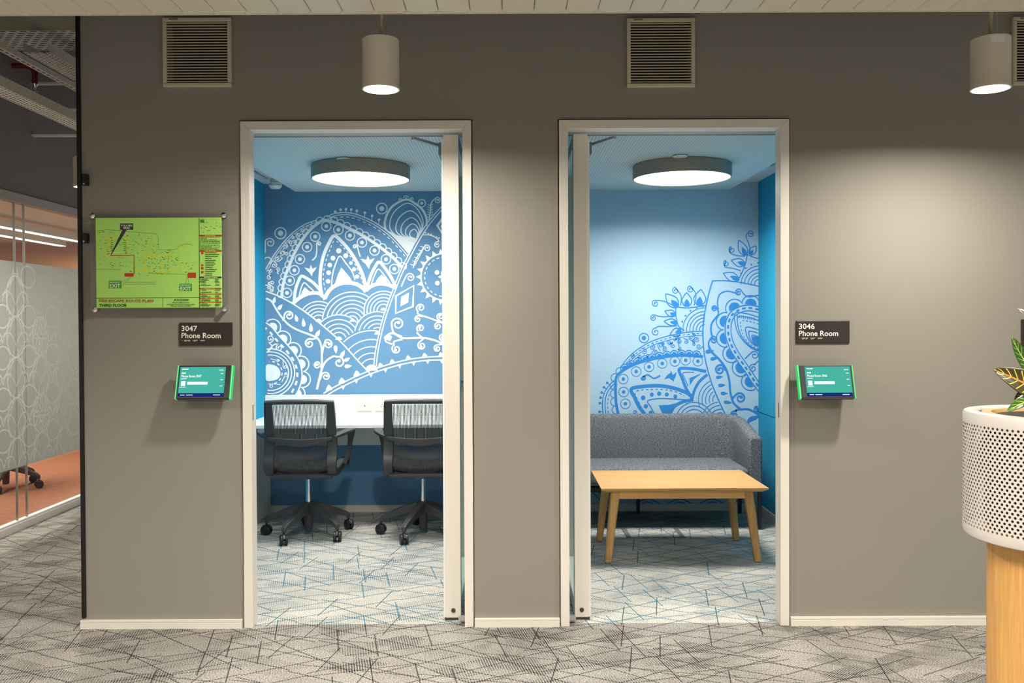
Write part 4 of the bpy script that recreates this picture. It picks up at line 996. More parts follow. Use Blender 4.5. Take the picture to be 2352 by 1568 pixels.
def make_chair(a0):
    t = thing('task_chair', (0,0,0), '', 'chair')
    prof = [(0,-0.235,0.880),(0,-0.222,0.80),(0,-0.205,0.70),(0,-0.195,0.62),(0,-0.205,0.55),(0,-0.222,0.49),(0,-0.215,0.435),(0,-0.170,0.398),(0,-0.10,0.392),(0,0.02,0.405),(0,0.13,0.418),(0,0.22,0.412),(0,0.255,0.385)]
    prof = [(x, y, z if z >= 0.55 else 0.55-(0.55-z)*0.74) for x, y, z in prof]
    path = smooth_path(prof, 5)
    for s in (-1, 1):
        n = len(path); wd = [0.046+0.016*math.sin(math.pi*min(1, i/(n*0.62))) for i in range(n)]
        MB().sweep([(s*(0.196-0.008*(p.z-0.4)), p.y, p.z) for p in path], wd, [0.028+0.02*math.exp(-((p.z-0.43)/0.06)**2) for p in path]).build('side_rib', PLASTIC, t, smooth=50, bevel=0.005)
    # mesh skin, back and seat
    m = MB(); uv = []; k = 13; rows = []
    sk = smooth_path(prof, 6)[2:]
    for i, p in enumerate(sk):
        row = []
        for j in range(k):
            u = j/(k-1); x = (u-0.5)*0.36; sag = 0.016*math.sin(math.pi*u)
            if p.z > 0.47: q = (x, p.y+sag+0.004, p.z)
            else: q = (x, p.y+0.010, p.z+0.012-sag*0.8)
            row.append(q); uv.append((u*0.36/0.45, i/len(sk)))
        rows.append(row)
    m.loft(rows, closed=False, caps=False); m.uv = uv; m.build('mesh_skin', NET, t, smooth=60)
    MB().tube([(-0.212,-0.235,0.876),(-0.1,-0.238,0.880),(0,-0.238,0.880),(0.1,-0.238,0.880),(0.212,-0.235,0.876)], [0.014,0.016,0.016,0.016,0.014], 12).build('top_rail', PLASTIC, t, smooth=50)
    # crescent cross member behind the back, arms flowing out of it
    cr = [(x, -0.222-0.012*math.cos(x/0.2*math.pi/2), 0.655-0.030*math.cos(x/0.2*math.pi/2)) for x in [(-0.2+0.4*i/12) for i in range(13)]]
    MB().sweep(cr, [0.02]*13, [0.016+0.030*math.sin(math.pi*i/12) for i in range(13)], Vector((0,1,0))).build('back_crescent', PLASTIC, t, smooth=50, bevel=0.003)
    for s in (-1, 1):
        ap = smooth_path([(s*0.205,-0.205,0.665),(s*0.245,-0.18,0.676),(s*0.272,-0.10,0.682),(s*0.278,-0.01,0.680),(s*0.272,0.030,0.660),(s*0.264,0.036,0.600),(s*0.252,0.03,0.52),(s*0.228,0.02,0.455)], 5)
        n = len(ap); MB().sweep(ap, [0.03+0.026*math.sin(math.pi*min(1, i/(n*0.7))) for i in range(n)], [0.02]*n, Vector((s*0.8,0,0.3)) if False else Vector((1,0.01,0))).build('armrest', PLASTIC, t, smooth=50, bevel=0.004)
    MB().tube([(-0.19,-0.185,0.412),(0.19,-0.185,0.412)], 0.017, 12).build('rear_crossbar', PLASTIC, t, smooth=50)
    MB().box(-0.12,0.12,-0.10,0.10,0.395,0.418).box(-0.03,0.03,-0.2,-0.08,0.392,0.412).build('seat_carrier', PLASTIC, t, bevel=0.006)
    MB().tube([(-0.17,-0.15,0.437),(-0.09,-0.09,0.412),(0.0,-0.05,0.406),(0.09,-0.09,0.412),(0.17,-0.15,0.437)], 0.007, 8).build('spring_strap', BLKPL, t, smooth=50)
    MB().lathe([(0.0001,0.365),(0.030,0.365),(0.034,0.375),(0.034,0.396),(0.0001,0.396)], n=20).build('lift_collar', BLKPL, t, smooth=40)
    MB().lathe([(0.0001,0.15),(0.017,0.15),(0.017,0.37),(0.0001,0.37)], n=20).build('gas_lift', CHROME, t, smooth=40)
    MB().lathe([(0.0001,0.035),(0.024,0.035),(0.026,0.05),(0.030,0.15),(0.036,0.165),(0.038,0.195),(0.028,0.212),(0.0001,0.214)], n=24).build('base_hub', PLASTIC, t, smooth=40)
    for i in range(5):
        M = Matrix.Rotation(R(a0+72*i), 4, 'Z')
        pth = [(0.02,0,0.185),(0.10,0,0.165),(0.18,0,0.138),(0.252,0,0.112),(0.272,0,0.100),(0.276,0,0.078)]
        lg = MB().sweep(pth, [0.054,0.048,0.042,0.034,0.028,0.022], [0.062,0.052,0.040,0.030,0.024,0.02], Vector((0,1,0))).xf(M).build('base_leg', PLASTIC, t, smooth=50, bevel=0.003)
        ca = R(a0+72*i+random.choice((25,-35,60,80))); Mc = M @ Matrix.Translation((0.276,0,0.0)) @ Matrix.Rotation(ca, 4, 'Z')
        c = MB()
        for s in (-1, 1):
            c.loft([[(s*0.006+dx, 0.032*q*math.cos(2*math.pi*k/22), 0.0325+0.032*q*math.sin(2*math.pi*k/22)) for k in range(22)] for dx, q in (((0,0.93),(s*0.003,1.0),(s*0.014,1.0),(s*0.019,0.88)) if s > 0 else ((s*0.017,0.88),(s*0.014,1.0),(s*0.003,1.0),(0,0.93)))])
        c.xf(Mc).build('caster', BLKPL, lg, smooth=40)
        MB().tube([(0,0,0.03),(0,0,0.085)], 0.007, 8).xf(Mc).build('caster_stem', BLKPL, lg, smooth=40)
        MB().loft([[(x, 0.036*math.cos(R(a)), 0.0325+0.037*math.sin(R(a))) for a in range(20, 161, 20)]+[(x, 0.033*math.cos(R(a)), 0.0325+0.0335*math.sin(R(a))) for a in range(160, 19, -20)] for x in (-0.006, 0.006)]).xf(Mc).build('caster_hood', PLASTIC, lg, smooth=40)
    return t
random.seed(21)
ch = make_chair(34); tag(ch, 'charcoal mesh task chair on casters beside the cyan wall, pushed to the desk', 'chair', 'mesh task chairs')
def at_floor(px, py): p = pixz(px, py, 0); return p
ch.location = (-0.663*1.95, 1.697, 0)
c2 = copy_tree(ch); c2.location = (-0.285*1.95, 1.71, 0); c2['label'] = 'charcoal mesh task chair half hidden behind the open glass door, pushed to the desk'
# chairs seen below the frosted film in the meeting room
labs = ('dark wheeled chair behind the frosted glass, caster beside the glass joint', 'dark wheeled chair behind the frosted glass, close to the grey wall edge', 'dark wheeled chair behind the frosted glass, farther into the meeting room')
for (x, y, a), lb in zip(((-4.28, 2.02, 80), (-4.20, 3.35, 110), (-4.95, 2.72, 100)), labs):
    c = copy_tree(ch); c.location = (x, y, 0); c.rotation_euler.z = R(a); c['label'] = lb; c['group'] = 'chairs in the meeting room'

# waste bin seen through the door glass
wb = thing('waste_bin', (-0.20, 1.62, 0), 'grey ribbed waste bin with a blue liner under the desk', 'bin')
pr = [(0.0001,0.0),(0.10,0.0)]+[(0.102+0.0016*i+(0.003 if i % 2 else 0), 0.012+0.0125*i) for i in range(20)]+[(0.138,0.262),(0.128,0.262),(0.10,0.012),(0.0001,0.012)]
MB().lathe(pr, (-0.20,1.62,0), 36).build('body', mat('bin_grey', srgb(120,128,130), 0.5), wb, smooth=30)
MB().lathe([(0.129,0.20),(0.140,0.262),(0.143,0.275),(0.139,0.285),(0.13,0.272),(0.122,0.20)], (-0.20,1.62,0), 36).build('liner', mat('liner_blue', srgb(40,110,200), 0.35), wb, smooth=60)

# ---------------------------------------------------------------- sofa
def sofa_mat():
    m = bpy.data.materials.new('grey_melange_fabric'); t = nt(m); L = t.links
    o = N(t, 'ShaderNodeOutputMaterial'); p = N(t, 'ShaderNodeBsdfPrincipled'); tc = N(t, 'ShaderNodeTexCoord'); p.inputs['Roughness'].default_value = 0.95; p.inputs['Specular IOR Level'].default_value = 0.2
    mp = N(t, 'ShaderNodeMapping'); mp.inputs['Scale'].default_value = (1, 1.4, 2.4); L.new(tc.outputs['Object'], mp.inputs[0])
    n1 = N(t, 'ShaderNodeTexNoise'); n1.inputs['Scale'].default_value = 100; n1.inputs['Detail'].default_value = 4; n1.inputs['Roughness'].default_value = 0.7; L.new(mp.outputs[0], n1.inputs['Vector'])
    r = N(t, 'ShaderNodeValToRGB'); r.color_ramp.elements[0].position = 0.36; r.color_ramp.elements[1].position = 0.64
    r.color_ramp.elements[0].color = (*srgb(56,60,66), 1); r.color_ramp.elements[1].color = (*srgb(142,144,148), 1)
    L.new(n1.outputs['Fac'], r.inputs[0]); L.new(r.outputs[0], p.inputs['Base Color'])
    b = N(t, 'ShaderNodeBump'); b.inputs['Strength'].default_value = 0.4; b.inputs['Distance'].default_value = 0.002; L.new(n1.outputs['Fac'], b.inputs['Height']); L.new(b.outputs[0], p.inputs['Normal'])
    L.new(p.outputs[0], o.inputs[0]); return m
FAB = sofa_mat()
sx0, sx1, sy0, sy1 = 0.28, 1.655, 0.455*D, YB-0.035
so = thing('sofa', ((sx0+sx1)/2, (sy0+sy1)/2, 0), 'grey melange two seat sofa with low wrap-around back and black legs', 'sofa')
th = 0.085; r = 0.15
cl = [(sx0+th/2, sy0, 0)]
cl += [(sx0+th/2, sy1-th/2-r, 0)]
for a in (160, 135, 110): cl.append((sx0+th/2+r+r*math.cos(R(a)), sy1-th/2-r+r*math.sin(R(a)), 0))
n_b = 6
for i in range(n_b+1): cl.append((sx0+th/2+r+(sx1-sx0-th-2*r)*i/n_b, sy1-th/2, 0))
for a in (70, 45, 20): cl.append((sx1-th/2-r+r*math.cos(R(a)), sy1-th/2-r+r*math.sin(R(a)), 0))
cl += [(sx1-th/2, sy1-th/2-r, 0), (sx1-th/2, sy0+0.15, 0), (sx1-th/2, sy0, 0)]
cl.insert(1, (sx0+th/2, sy0+0.15, 0))
P = [Vector(p) for p in cl]; rings = []
zbk = pix(1480, 950, sy1-th/2).z; zar = pix(1748, 1004, sy0).z; zlo = 0.285
for i, p in enumerate(P):
    tn = (P[min(len(P)-1,i+1)]-P[max(0,i-1)]).normalized(); nn = Vector((-tn.y, tn.x, 0))
    f = min(1.0, max(0.0, (p.y-sy0)/(sy1-th/2-sy0))); zt = zar+(zbk-zar)*(1-(1-f)**1.25)
    e = 0.0
    sec = [(-0.5,0.0),(-0.5,0.5),(-0.5,0.93),(-0.42,0.975),(-0.25,1.0),(0.25,1.0),(0.42,0.975),(0.5,0.93),(0.5,0.5),(0.5,0.0)]
    rings.append([p+nn*(u*th)+Vector((0,0,zlo+(zt-zlo)*v)) for u, v in sec])
sh = MB().loft(rings).build('back_and_arms', FAB, so, smooth=50, bevel=0.012); recalc(sh)
zs = 0.405
MB().box(sx0+th+0.002, sx1-th-0.002, sy0-0.012, sy1-th-0.002, zlo+0.005, zs).build('seat_cushion', FAB, so, smooth=60, bevel=0.03, seg=4)
MB().box(sx0+0.02, sx1-0.02, sy0+0.01, sy1-0.02, zlo-0.035, zlo-0.001).build('base_frame', BLKPL, so, bevel=0.004)
for x in (sx0+0.03, (sx0+sx1)/2-0.05, sx1-0.014):
    for y in ((sy0+0.02, sy1-0.06) if x != (sx0+sx1)/2-0.05 else (sy1-0.06,)):
        MB().box(x-0.011, x+0.011, y-0.011, y+0.011, 0, zlo-0.035).build('leg', BLKPL, so)

# ---------------------------------------------------------------- coffee table
tx0, tx1, ty0, ty1, tz = 266*S, 750*S, 0.255*D, 0.41*D, CAM_H-482*S
ct = thing('coffee_table', ((tx0+tx1)/2, (ty0+ty1)/2, 0), 'oak coffee table with splayed tapering legs in front of the sofa', 'table')
def ringr(i, z): return [(tx0+i,ty0+i,z),(tx1-i,ty0+i,z),(tx1-i,ty1-i,z),(tx0+i,ty1-i,z)]
MB().loft([ringr(0.03, tz-0.026), ringr(0.002, tz-0.010), ringr(0.0, tz-0.008), ringr(0.0, tz)]).build('tabletop', OAK, ct)
ax0, ax1, ay0, ay1 = 0.60, 1.37, 1.05, 1.50; za0, za1 = tz-0.068, tz-0.0265
for y in (ay0, ay1): MB().box(ax0, ax1, y-0.009, y+0.009, za0, za1).build('apron', OAK, ct, bevel=0.002)
for x in (ax0, ax1): MB().box(x-0.009, x+0.009, ay0, ay1, za0, za1).build('apron', OAKL, ct, bevel=0.002)
for fx, txp, fy, typ in ((0.559,0.606,1.026,1.062),(1.409,1.362,1.026,1.062),(0.560,0.606,1.513,1.485),(1.413,1.362,1.513,1.485)):
    def sq(x, y, h, z, c=0.3): k = h*(1-c); return [(x-h,y-k,z),(x-k,y-h,z),(x+k,y-h,z),(x+h,y-k,z),(x+h,y+k,z),(x+k,y+h,z),(x-k,y+h,z),(x-h,y+k,z)]
    lg = MB().loft([sq(fx,fy,0.019,0.004), sq(fx+(txp-fx)*0.55,fy+(typ-fy)*0.55,0.023,tz*0.55), sq(txp,typ,0.026,za1)]).build('leg', OAKL, ct)
    MB().loft([sq(fx,fy,0.016,0.0), sq(fx,fy,0.016,0.005)]).build('glide', BLKPL, lg)

# floor box in the carpet
a, b = pixz(1450, 1235, 0), pixz(1545, 1212, 0)
fb = thing('floor_box', ((a.x+b.x)/2, (a.y+b.y)/2, 0), 'grey rimmed floor box set in the carpet behind the coffee table', 'floor box')
MB().box(a.x, b.x, a.y, b.y, 0.0005, 0.003).build('lid', CARP2, fb)
for q in ((a.x-0.03,a.x,a.y,b.y),(b.x,b.x+0.03,a.y,b.y),(a.x-0.03,b.x+0.03,a.y-0.012,a.y),(a.x-0.03,b.x+0.03,b.y,b.y+0.012)): MB().box(q[0],q[1],q[2],q[3],0.0005,0.004).build('rim', mat('floor_box_grey', srgb(110,112,114), 0.6), fb)
# ---------------------------------------------------------------- planter and croton
YPl = -1.56; pr_ = 0.225
pc = pix(2427, 950, YPl); zt_ = pix(2300, 947, YPl).z; zb_ = pix(2300, 1236, YPl).z
pt = thing('planter', (pc.x, YPl, 0), 'white perforated drum planter on a round wooden column', 'planter')
DRUM = mat('planter_white_metal', srgb(200,192,184), 0.45, var=0.02)
MB().lathe([(0.0001,0.0),(0.165,0.0),(0.165,zb_+0.02),(0.0001,zb_+0.02)], (pc.x,YPl,0), 64).build('wooden_column', STANDW, pt, smooth=40)
rim = 0.030
drum = MB().lathe([(0.02,zb_),(pr_-0.012,zb_),(pr_-0.003,zb_+0.004),(pr_,zb_+0.012),(pr_,zb_+rim),(pr_-0.003,zb_+rim),(pr_-0.006,zb_+0.012),(0.02,zb_+0.008)], (pc.x,YPl,0), 96).build('drum_bottom', DRUM, pt, smooth=40)
MB().lathe([(pr_-0.003,zt_-rim),(pr_,zt_-rim),(pr_,zt_-0.008),(pr_-0.004,zt_-0.001),(pr_-0.010,zt_),(pr_-0.036,zt_-0.001),(pr_-0.040,zt_-0.006),(pr_-0.036,zt_-0.012),(pr_-0.012,zt_-0.012),(pr_-0.003,zt_-0.02)], (pc.x,YPl,0), 96).build('drum_rim', DRUM, pt, smooth=50)
# perforated wall: staggered cells, each with a real round hole
nc = 104; cw = 2*math.pi/nc; hz = zt_-zb_-2*rim; nr = int(round(hz/(cw*pr_*0.72))); rh = hz/nr
m = MB(); hs = []
for rrow in range(nr):
    offc = 0.5 if rrow % 2 else 0.0; z0 = zb_+rim+rrow*rh
    for i in range(nc):
        a0 = (i+offc)*cw; ac = a0+cw/2; zc = z0+rh/2
        if math.cos(ac) > 0.75 and False: continue
        sqp = [(a0,z0),(ac,z0),(a0+cw,z0),(a0+cw,zc),(a0+cw,z0+rh),(ac,z0+rh),(a0,z0+rh),(a0,zc)]
        hol = []
        for k in range(8):
            an = R(-135+45*k); hol.append((ac+0.0036/pr_*math.cos(an), zc+0.0036*math.sin(an)))
        b0 = len(m.v)
        for (aa, zz) in sqp+hol: m.v.append((pc.x+pr_*math.cos(aa), YPl+pr_*math.sin(aa), zz))
        for k in range(8): m.f.append((b0+k, b0+(k+1) % 8, b0+8+(k+1) % 8, b0+8+k))
pd = m.build('perforated_wall', DRUM, pt, smooth=40); pd['kind'] = 'stuff'
MB().lathe([(pr_-0.062,zt_-0.05),(pr_-0.052,zt_-0.05),(pr_-0.047,zt_-0.004),(pr_-0.070,zt_-0.004),(pr_-0.080,zt_-0.02)], (pc.x,YPl,0), 64).build('inner_pot', mat('inner_pot_ochre', srgb(196,160,100), 0.4), pt, smooth=40)
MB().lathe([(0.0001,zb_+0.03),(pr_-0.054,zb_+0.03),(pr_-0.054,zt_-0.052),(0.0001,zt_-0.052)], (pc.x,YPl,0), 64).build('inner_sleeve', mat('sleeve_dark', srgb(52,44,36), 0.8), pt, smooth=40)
MB().lathe([(0.0001,zt_-0.0515),(pr_-0.08,zt_-0.0205),(pr_-0.08,zt_-0.012),(0.0001,zt_-0.008)], (pc.x,YPl,0), 48).build('soil', mat('soil_dark', srgb(52,38,22), 0.95, var=0.4, scale=80, bump=0.8, bscale=120), pt, smooth=60)

def leaf_mat(name, base, rib, vein):
    m = bpy.data.materials.new(name); t = nt(m); L = t.links
    o = N(t, 'ShaderNodeOutputMaterial'); p = N(t, 'ShaderNodeBsdfPrincipled'); p.inputs['Roughness'].default_value = 0.3
    uv = N(t, 'ShaderNodeUVMap'); sx = N(t, 'ShaderNodeSeparateXYZ'); L.new(uv.outputs[0], sx.inputs[0])
    def md(op, x, y=None):
        n = N(t, 'ShaderNodeMath', operation=op)
        for i, v in enumerate((x, y)):
            if v is None: continue
            if isinstance(v, (int, float)): n.inputs[i].default_value = v
            else: L.new(v, n.inputs[i])
        return n.outputs[0]
    av = md('ABSOLUTE', md('SUBTRACT', sx.outputs[1], 0.5))                # 0 on the midrib, 0.5 at the margin
    mid = md('LESS_THAN', av, 0.035)
    lat = md('LESS_THAN', md('ABSOLUTE', md('SUBTRACT', md('FRACT', md('MULTIPLY', md('SUBTRACT', sx.outputs[0], md('MULTIPLY', av, 0.28)), 10.0)), 0.5)), 0.075)
    lat = md('MULTIPLY', lat, md('LESS_THAN', av, 0.40))
    nz = N(t, 'ShaderNodeTexNoise'); nz.inputs['Scale'].default_value = 18; L.new(uv.outputs[0], nz.inputs['Vector'])
    c0 = N(t, 'ShaderNodeMix', data_type='RGBA'); c0.inputs[6].default_value = (*base, 1); c0.inputs[7].default_value = (*[min(1, q*2.2) for q in base], 1); L.new(nz.outputs['Fac'], c0.inputs[0])
    c1 = N(t, 'ShaderNodeMix', data_type='RGBA'); L.new(lat, c1.inputs[0]); L.new(c0.outputs[2], c1.inputs[6]); c1.inputs[7].default_value = (*vein, 1)
    c2 = N(t, 'ShaderNodeMix', data_type='RGBA'); L.new(mid, c2.inputs[0]); L.new(c1.outputs[2], c2.inputs[6]); c2.inputs[7].default_value = (*rib, 1)
    L.new(c2.outputs[2], p.inputs['Base Color']); L.new(p.outputs[0], o.inputs[0]); return m
LF = [leaf_mat('croton_leaf_dark', srgb(48,40,14), srgb(224,128,40), srgb(222,196,80)), leaf_mat('croton_leaf_green', srgb(40,70,20), srgb(196,206,110), srgb(150,180,80))]
cr = thing('croton_plant', (pc.x, YPl, zt_-0.012), 'croton plant with dark veined leaves growing from the perforated planter', 'plant')
MB().tube([(pc.x,YPl,zt_-0.015),(pc.x-0.005,YPl,zt_+0.08),(pc.x+0.004,YPl+0.004,zt_+0.22)], [0.009,0.008,0.005], 10).build('stem', mat('croton_stem', srgb(110,92,58), 0.8), cr, smooth=60)
def leaf(base, tip, width, droop, m, facing=Vector((0,-1,0.25))):
    base, tip = Vector(base), Vector(tip); ax = (tip-base); ln = ax.length; ax.normalize()
    side = ax.cross(facing).normalized(); up = side.cross(ax).normalized()
    mb = MB(); uv = []; rows = []; nL, nW = 16, 9
    for i in range(nL+1):
        u = i/nL; w_ = width*(0.06+0.94*(math.sin(math.pi*min(1, max(0, (u-0.08)/0.92))**0.85))**0.8) if u > 0.1 else width*0.07
        if i == nL: w_ = width*0.02
        cpt = base+ax*(ln*u)+up*(droop*4*u*(1-u))
        row = []
        for j in range(nW):
            v = j/(nW-1); s = (v-0.5)*2
            row.append(cpt+side*(s*w_/2)+up*(0.12*w_*s*s)); uv.append((u, v))
        rows.append(row)
    mb.loft(rows, closed=False, caps=False); mb.uv = uv
    o = mb.build('leaf', m, cr, smooth=80); q = o.modifiers.new('thick', 'SOLIDIFY'); q.thickness = 0.0012
    return o
yl = YPl
tip1 = pix(2282, 848, yl-0.02); leaf((pc.x-0.004, yl, zt_+0.03), tip1, 0.074, 0.012, LF[0])
tip2 = pix(2324, 773, yl); leaf((pc.x-0.02, yl, zt_+0.06), tip2, 0.042, -0.015, LF[1])
tip3 = pix(2312, 946, yl-0.06); leaf((pc.x-0.01, yl-0.01, zt_+0.035), tip3, 0.045, 0.02, LF[1], Vector((0,-0.5,1)))
tip4 = pix(2330, 918, yl+0.03); leaf((pc.x-0.03, yl+0.01, zt_+0.075), tip4, 0.04, 0.0, LF[0])
for i in range(11):
    a = R(-100+i*33+random.uniform(-8, 8)); e = random.uniform(0.05, 0.26); rr = random.uniform(0.12, 0.18)
    if math.cos(a) < -0.35: continue
    leaf((pc.x+0.006*math.cos(a), yl+0.006*math.sin(a), zt_+0.04+e*0.5), (pc.x+rr*math.cos(a), yl+rr*math.sin(a), zt_+0.03+e), 0.05, 0.02, LF[i % 2], Vector((math.cos(a)*0.3, math.sin(a)*0.3, 1)))

# ---------------------------------------------------------------- side corridor: glass partition, bulkhead, meeting room
XG = X_GLASS
zg1 = pixx(90, 461, XG).z; zf1 = pixx(90, 607, XG).z; zf0 = pixx(90, 1060, XG).z
win = struct_empty('window_1', (XG, 2.5, 0), 'full height glass partition with white patterned frosted film')
y0g, y1g = -1.0, 6.0
MB().box(XG-0.05, XG+0.01, y0g, y1g, 0, 0.045).box(XG-0.04, XG+0.0, y0g, y1g, 0.045, 0.06).build('bottom_track', mat('track_white', srgb(222,218,214), 0.4), win)
MB().box(XG-0.05, XG+0.012, y0g, y1g, zg1-0.05, zg1).box(XG-0.052, XG+0.02, y0g, y1g, zg1, zg1+0.008).build('top_track', mat('track_pale', srgb(176,170,170), 0.4), win)
yj = [y0g, pixx(42, 800, XG).y, pixx(64, 800, XG).y, 3.9, y1g]
for a, b in zip(yj, yj[1:]): MB().box(XG-0.026, XG-0.014, a+0.002, b-0.002, 0.06, zg1-0.05).build('glass_pane', GLASSW, win)
for y in yj[1:-1]: MB().box(XG-0.028, XG-0.012, y-0.002, y+0.002, 0.06, zg1-0.05).build('glass_joint', ALU, win)
def film_mat(name, c0, pattern=False):
    m = bpy.data.materials.new(name); t = nt(m); L = t.links
    o = N(t, 'ShaderNodeOutputMaterial'); df = N(t, 'ShaderNodeBsdfDiffuse'); tl = N(t, 'ShaderNodeBsdfTranslucent'); tr = N(t, 'ShaderNodeBsdfTransparent'); a = N(t, 'ShaderNodeMixShader'); b = N(t, 'ShaderNodeMixShader')
    tc = N(t, 'ShaderNodeTexCoord'); nz = N(t, 'ShaderNodeTexNoise'); nz.inputs['Scale'].default_value = 3; L.new(tc.outputs['Object'], nz.inputs['Vector'])
    mx = N(t, 'ShaderNodeMix', data_type='RGBA'); mx.inputs[6].default_value = (*[c*0.95 for c in c0], 1); mx.inputs[7].default_value = (*c0, 1); L.new(nz.outputs['Fac'], mx.inputs[0])
    for n in (df, tl): L.new(mx.outputs[2], n.inputs[0])
    a.inputs[0].default_value = 0.5; L.new(df.outputs[0], a.inputs[1]); L.new(tl.outputs[0], a.inputs[2])
    L.new(a.outputs[0], b.inputs[1]); L.new(tr.outputs[0], b.inputs[2]); L.new(b.outputs[0], o.inputs[0])
    b.inputs[0].default_value = 0.0 if pattern else 0.16
    MATS[name] = m; return m
film = MB().box(XG-0.0135, XG-0.0130, y0g, y1g, zf0, zf1).build('frosted_film', film_mat('frosted_film', srgb(190,193,189)), win)
fa = Art(lambda x, y, l: (XG-0.0122+l*1e-6, x, y))
pY = 0.306; pz = 0.27; lw = 0.011; zt0 = zf0+0.01
def inz(x, y): return zf0+0.004 < y < zf1
y_ref = pixx(41, 800, XG).y
for iy in range(-8, 13):
    yc = y_ref+iy*pY
    top = 5 if iy % 2 == 0 else 4
    for iz in range(0, top):
        zc = zf0+0.06+iz*pz+(0 if iy % 2 == 0 else 0.0)
        big = (iy % 4 == 2)
        fa.ring(yc, zc, 0.105, lw, clip=inz, ry=0.135); fa.ring(yc+pY/2, zc+pz/2, 0.085, lw, clip=inz, ry=0.075)
        fa.stroke([(yc-pY/2, zc), (yc, zc+pz/2), (yc+pY/2, zc), (yc, zc-pz/2)], lw*0.7, closed=False, smooth=False, clip=None) if zc-pz/2 > zf0 else None
        for s in (-1, 1):
            fa.stroke([(yc+s*0.10, zc-0.02), (yc+s*0.055, zc+0.07), (yc+s*0.02, zc+pz*0.7)], lw*0.7, clip=inz)
            fa.stroke([(yc+s*pY/2, zc-0.04), (yc+s*0.12, zc+0.02), (yc+s*0.06, zc+0.02), (yc, zc-0.06)], lw*0.8, clip=inz)
        if iy % 2 == 1 and iz in (1, 3):
            for k in range(8):
                an = k*math.pi/4; fa.stroke([(yc, zc), (yc+0.05*math.cos(an-0.3), zc+0.06*math.sin(an-0.3)), (yc+0.11*math.cos(an), zc+0.13*math.sin(an)), (yc+0.05*math.cos(an+0.3), zc+0.06*math.sin(an+0.3)), (yc, zc)], lw*0.7, clip=inz)
    if iy % 2 == 0:
        zc = zf0+0.06+4*pz
        fa.stroke([(yc-0.10, zc-0.1), (yc-0.095, zc+0.06), (yc-0.05, zc+0.10), (yc-0.03, zc+0.15), (yc+0.03, zc+0.15), (yc+0.05, zc+0.10), (yc+0.095, zc+0.06), (yc+0.10, zc-0.1)], lw, smooth=False)
fa.mb.build('film_pattern', film_mat('film_white_pattern', (0.95,0.94,0.92), True), film)
struct(MB().box(XG-0.08, XG+0.0, -6.5, 8.5, zg1+0.009, Z_SLAB).build('wall_side', DGREY), 'dark grey bulkhead above the glass partition')
struct(MB().box(XG-0.08, XG+0.0, -6.5, y0g, 0, zg1).build('wall_side', DGREY), 'dark grey wall before the glass partition')
# meeting room shell
zm = CAM_H+0.93; ym = 6.0; xm = -7.6
struct(MB().box(xm, XG, -1.0, ym, -0.05, 0).build('floor', CARP3), 'orange carpet of the meeting room')
struct(MB().box(xm, XG-0.08, -1.0, ym, zm, zm+0.05).build('ceiling', mat('meeting_ceiling', srgb(192,187,178), 0.6, var=0.06, scale=2)), 'tan ceiling of the meeting room')
struct(MB().box(xm, XG-0.08, ym, ym+0.1, 0, zm).build('wall_far', WOODW), 'wood clad far wall of the meeting room')
struct(MB().box(xm-0.1, xm, -1.0, ym, 0, zm).build('wall_far', mat('meeting_wall', srgb(206,190,170), 0.7)), 'beige wall of the meeting room')
struct(MB().box(xm, XG-0.08, -1.1, -1.0, 0, zm).build('wall_far', mat('meeting_wall', srgb(206,190,170), 0.7)), 'beige near wall of the meeting room')
LIN = emitter('linear_lamp_glow', (1, 0.96, 0.88), 5.0)
for x, a, b, lab in ((-4.33, 0.6, 5.2, 'long white linear lamp nearer to the glass partition'), (-4.75, 2.0, 5.4, 'long white linear lamp farther from the glass partition')):
    z = zm-0.10; t = thing('linear_lamp', (x, (a+b)/2, z), lab, 'lamp', 'linear lamps in the meeting room')
    MB().box(x-0.035, x+0.035, a, b, z+0.004, z+0.06).build('profile', WHITE, t); MB().box(x-0.032, x+0.032, a, b, z, z+0.0038).build('diffuser', LIN, t)
    for y in (a+0.4, b-0.4): MB().tube([(x,y,z+0.06),(x,y,zm)], 0.002, 6).build('wire', ALU, t)
    area_light('linear_lamp_light', (x, (a+b)/2, z-0.005), 0.06, P_MEET, WARM, b-a, shape='RECTANGLE')
tb = thing('meeting_table', (-5.6, 2.6, 0), 'long table seen dimly behind the frosted glass', 'table')
MB().box(-6.1, -4.95, 0.8, 4.6, 0.70, 0.73).build('tabletop', WOODW, tb)
for y in (1.3, 4.1): MB().box(-5.75, -5.35, y-0.03, y+0.03, 0.0, 0.70).build('trestle', BLKPL, tb)

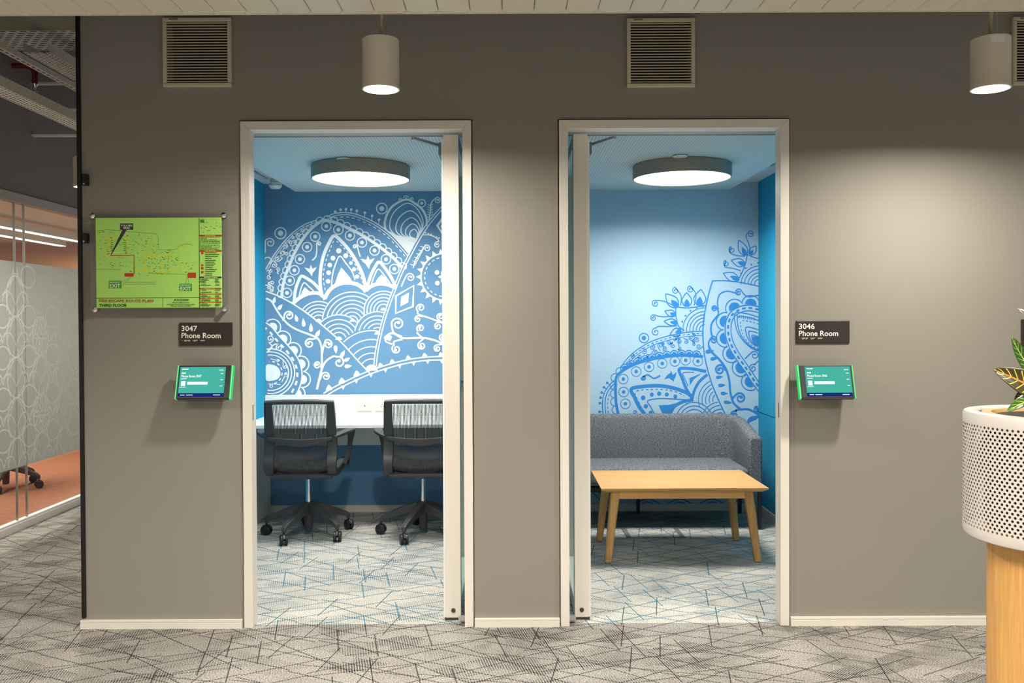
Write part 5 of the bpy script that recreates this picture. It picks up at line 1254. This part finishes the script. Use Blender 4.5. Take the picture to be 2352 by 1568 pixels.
# ---------------------------------------------------------------- services above the side corridor
zbm = pix(90, 70, 1.28).z
struct(MB().box(XG, X_END, 1.0, 1.28, zbm, Z_SLAB).build('trim_3', CONC), 'raw concrete beam across the side corridor')
def tray(along, a0, a1, b0, b1, z, side, nlen, nwid, slot, label, name='cable_tray'):
    # perforated bottom (real slots) and two side flanges; along = 'X' or 'Y'
    mid = ((a0+a1)/2, (b0+b1)/2) if along == 'X' else ((b0+b1)/2, (a0+a1)/2)
    t = thing(name, (mid[0], mid[1], z), label, 'cable tray', 'steel cable trays')
    P = (lambda u, v, w: (u, v, w)) if along == 'X' else (lambda u, v, w: (v, u, w))
    m = MB(); du = (a1-a0)/nlen; dv = (b1-b0)/nwid
    for j in range(nwid):
        for i in range(nlen):
            off = 0.5*du if j % 2 else 0.0
            u0, u1 = a0+i*du+off, a0+(i+1)*du+off; v0, v1 = b0+j*dv, b0+(j+1)*dv
            su, sv = du*slot[0]/2, dv*slot[1]/2; uc, vc = (u0+u1)/2, (v0+v1)/2
            b = len(m.v)
            for u, v in ((u0,v0),(u1,v0),(u1,v1),(u0,v1),(uc-su,vc-sv),(uc+su,vc-sv),(uc+su,vc+sv),(uc-su,vc+sv)): m.v.append(P(u, v, z))
            for k in range(4): m.f.append((b+k, b+(k+1) % 4, b+4+(k+1) % 4, b+4+k))
    o = m.build('slotted_bottom', GALV, t); o['kind'] = 'stuff'
    for v in (b0, b1):
        q = MB(); c0, c1 = P(a0, v-0.001, z), P(a1, v+0.001, z+side); q.box(c0[0], c1[0], c0[1], c1[1], z, z+side).build('side_flange', GALV, t)
    if along == 'Y':
        for u in (2.1, 4.4):
            MB().box(XG, b1+0.03, u-0.02, u+0.02, z+side, z+side+0.012).build('wall_bracket', GALV, t)
    return t
zt1 = pix(90, 70, 1.365).z
tray('X', XG+0.001, X_END-0.02, 1.365, 1.745, zt1, 0.06, 22, 10, (0.64, 0.4), 'wide slotted steel cable tray crossing the side corridor')
def run_y(px, py, z): p = pixz(px, py, z); return p
zz = 2.95; a, b = run_y(63, 126, zz), run_y(128, 129, zz)
tray('Y', 1.2, 6.5, a.x, b.x, zz, 0.06, 150, 7, (0.64, 0.45), 'slotted steel cable tray running along the side corridor')
zz = 2.80; a = run_y(0, 118, zz)
tray('Y', -0.6, 6.5, a.x, a.x+0.042, zz, 0.03, 137, 1, (0.6, 0.3), 'narrow slotted steel channel running along the side corridor', 'steel_channel')
zz = 2.60; a, b = run_y(0, 222, zz), run_y(0, 197, zz)
tray('Y', -0.6, 6.5, a.x, b.x, zz, 0.055, 212, 5, (0.64, 0.45), 'lowest slotted steel cable tray beside the grey bulkhead')
# red sprinkler pipe with a drop
p = pix(80, 175, 1.85); zp = p.z
t = thing('sprinkler_pipe', (p.x, 1.85, zp), 'dark red sprinkler pipe with a pendent head above the side corridor', 'pipe')
MB().tube([(XG+0.01,1.85,zp+0.07),(p.x-0.06,1.85,zp+0.07),(p.x-0.015,1.85,zp+0.055),(p.x,1.85,zp+0.02),(p.x,1.85,zp-0.05)], 0.018, 12).build('red_pipe', REDP, t, smooth=60)
MB().lathe([(0.0001,-0.10),(0.022,-0.10),(0.022,-0.096),(0.006,-0.09),(0.006,-0.075),(0.018,-0.06),(0.02,-0.05),(0.0001,-0.05)], (p.x,1.85,zp), 16).build('sprinkler_head', CHROME, t, smooth=40)
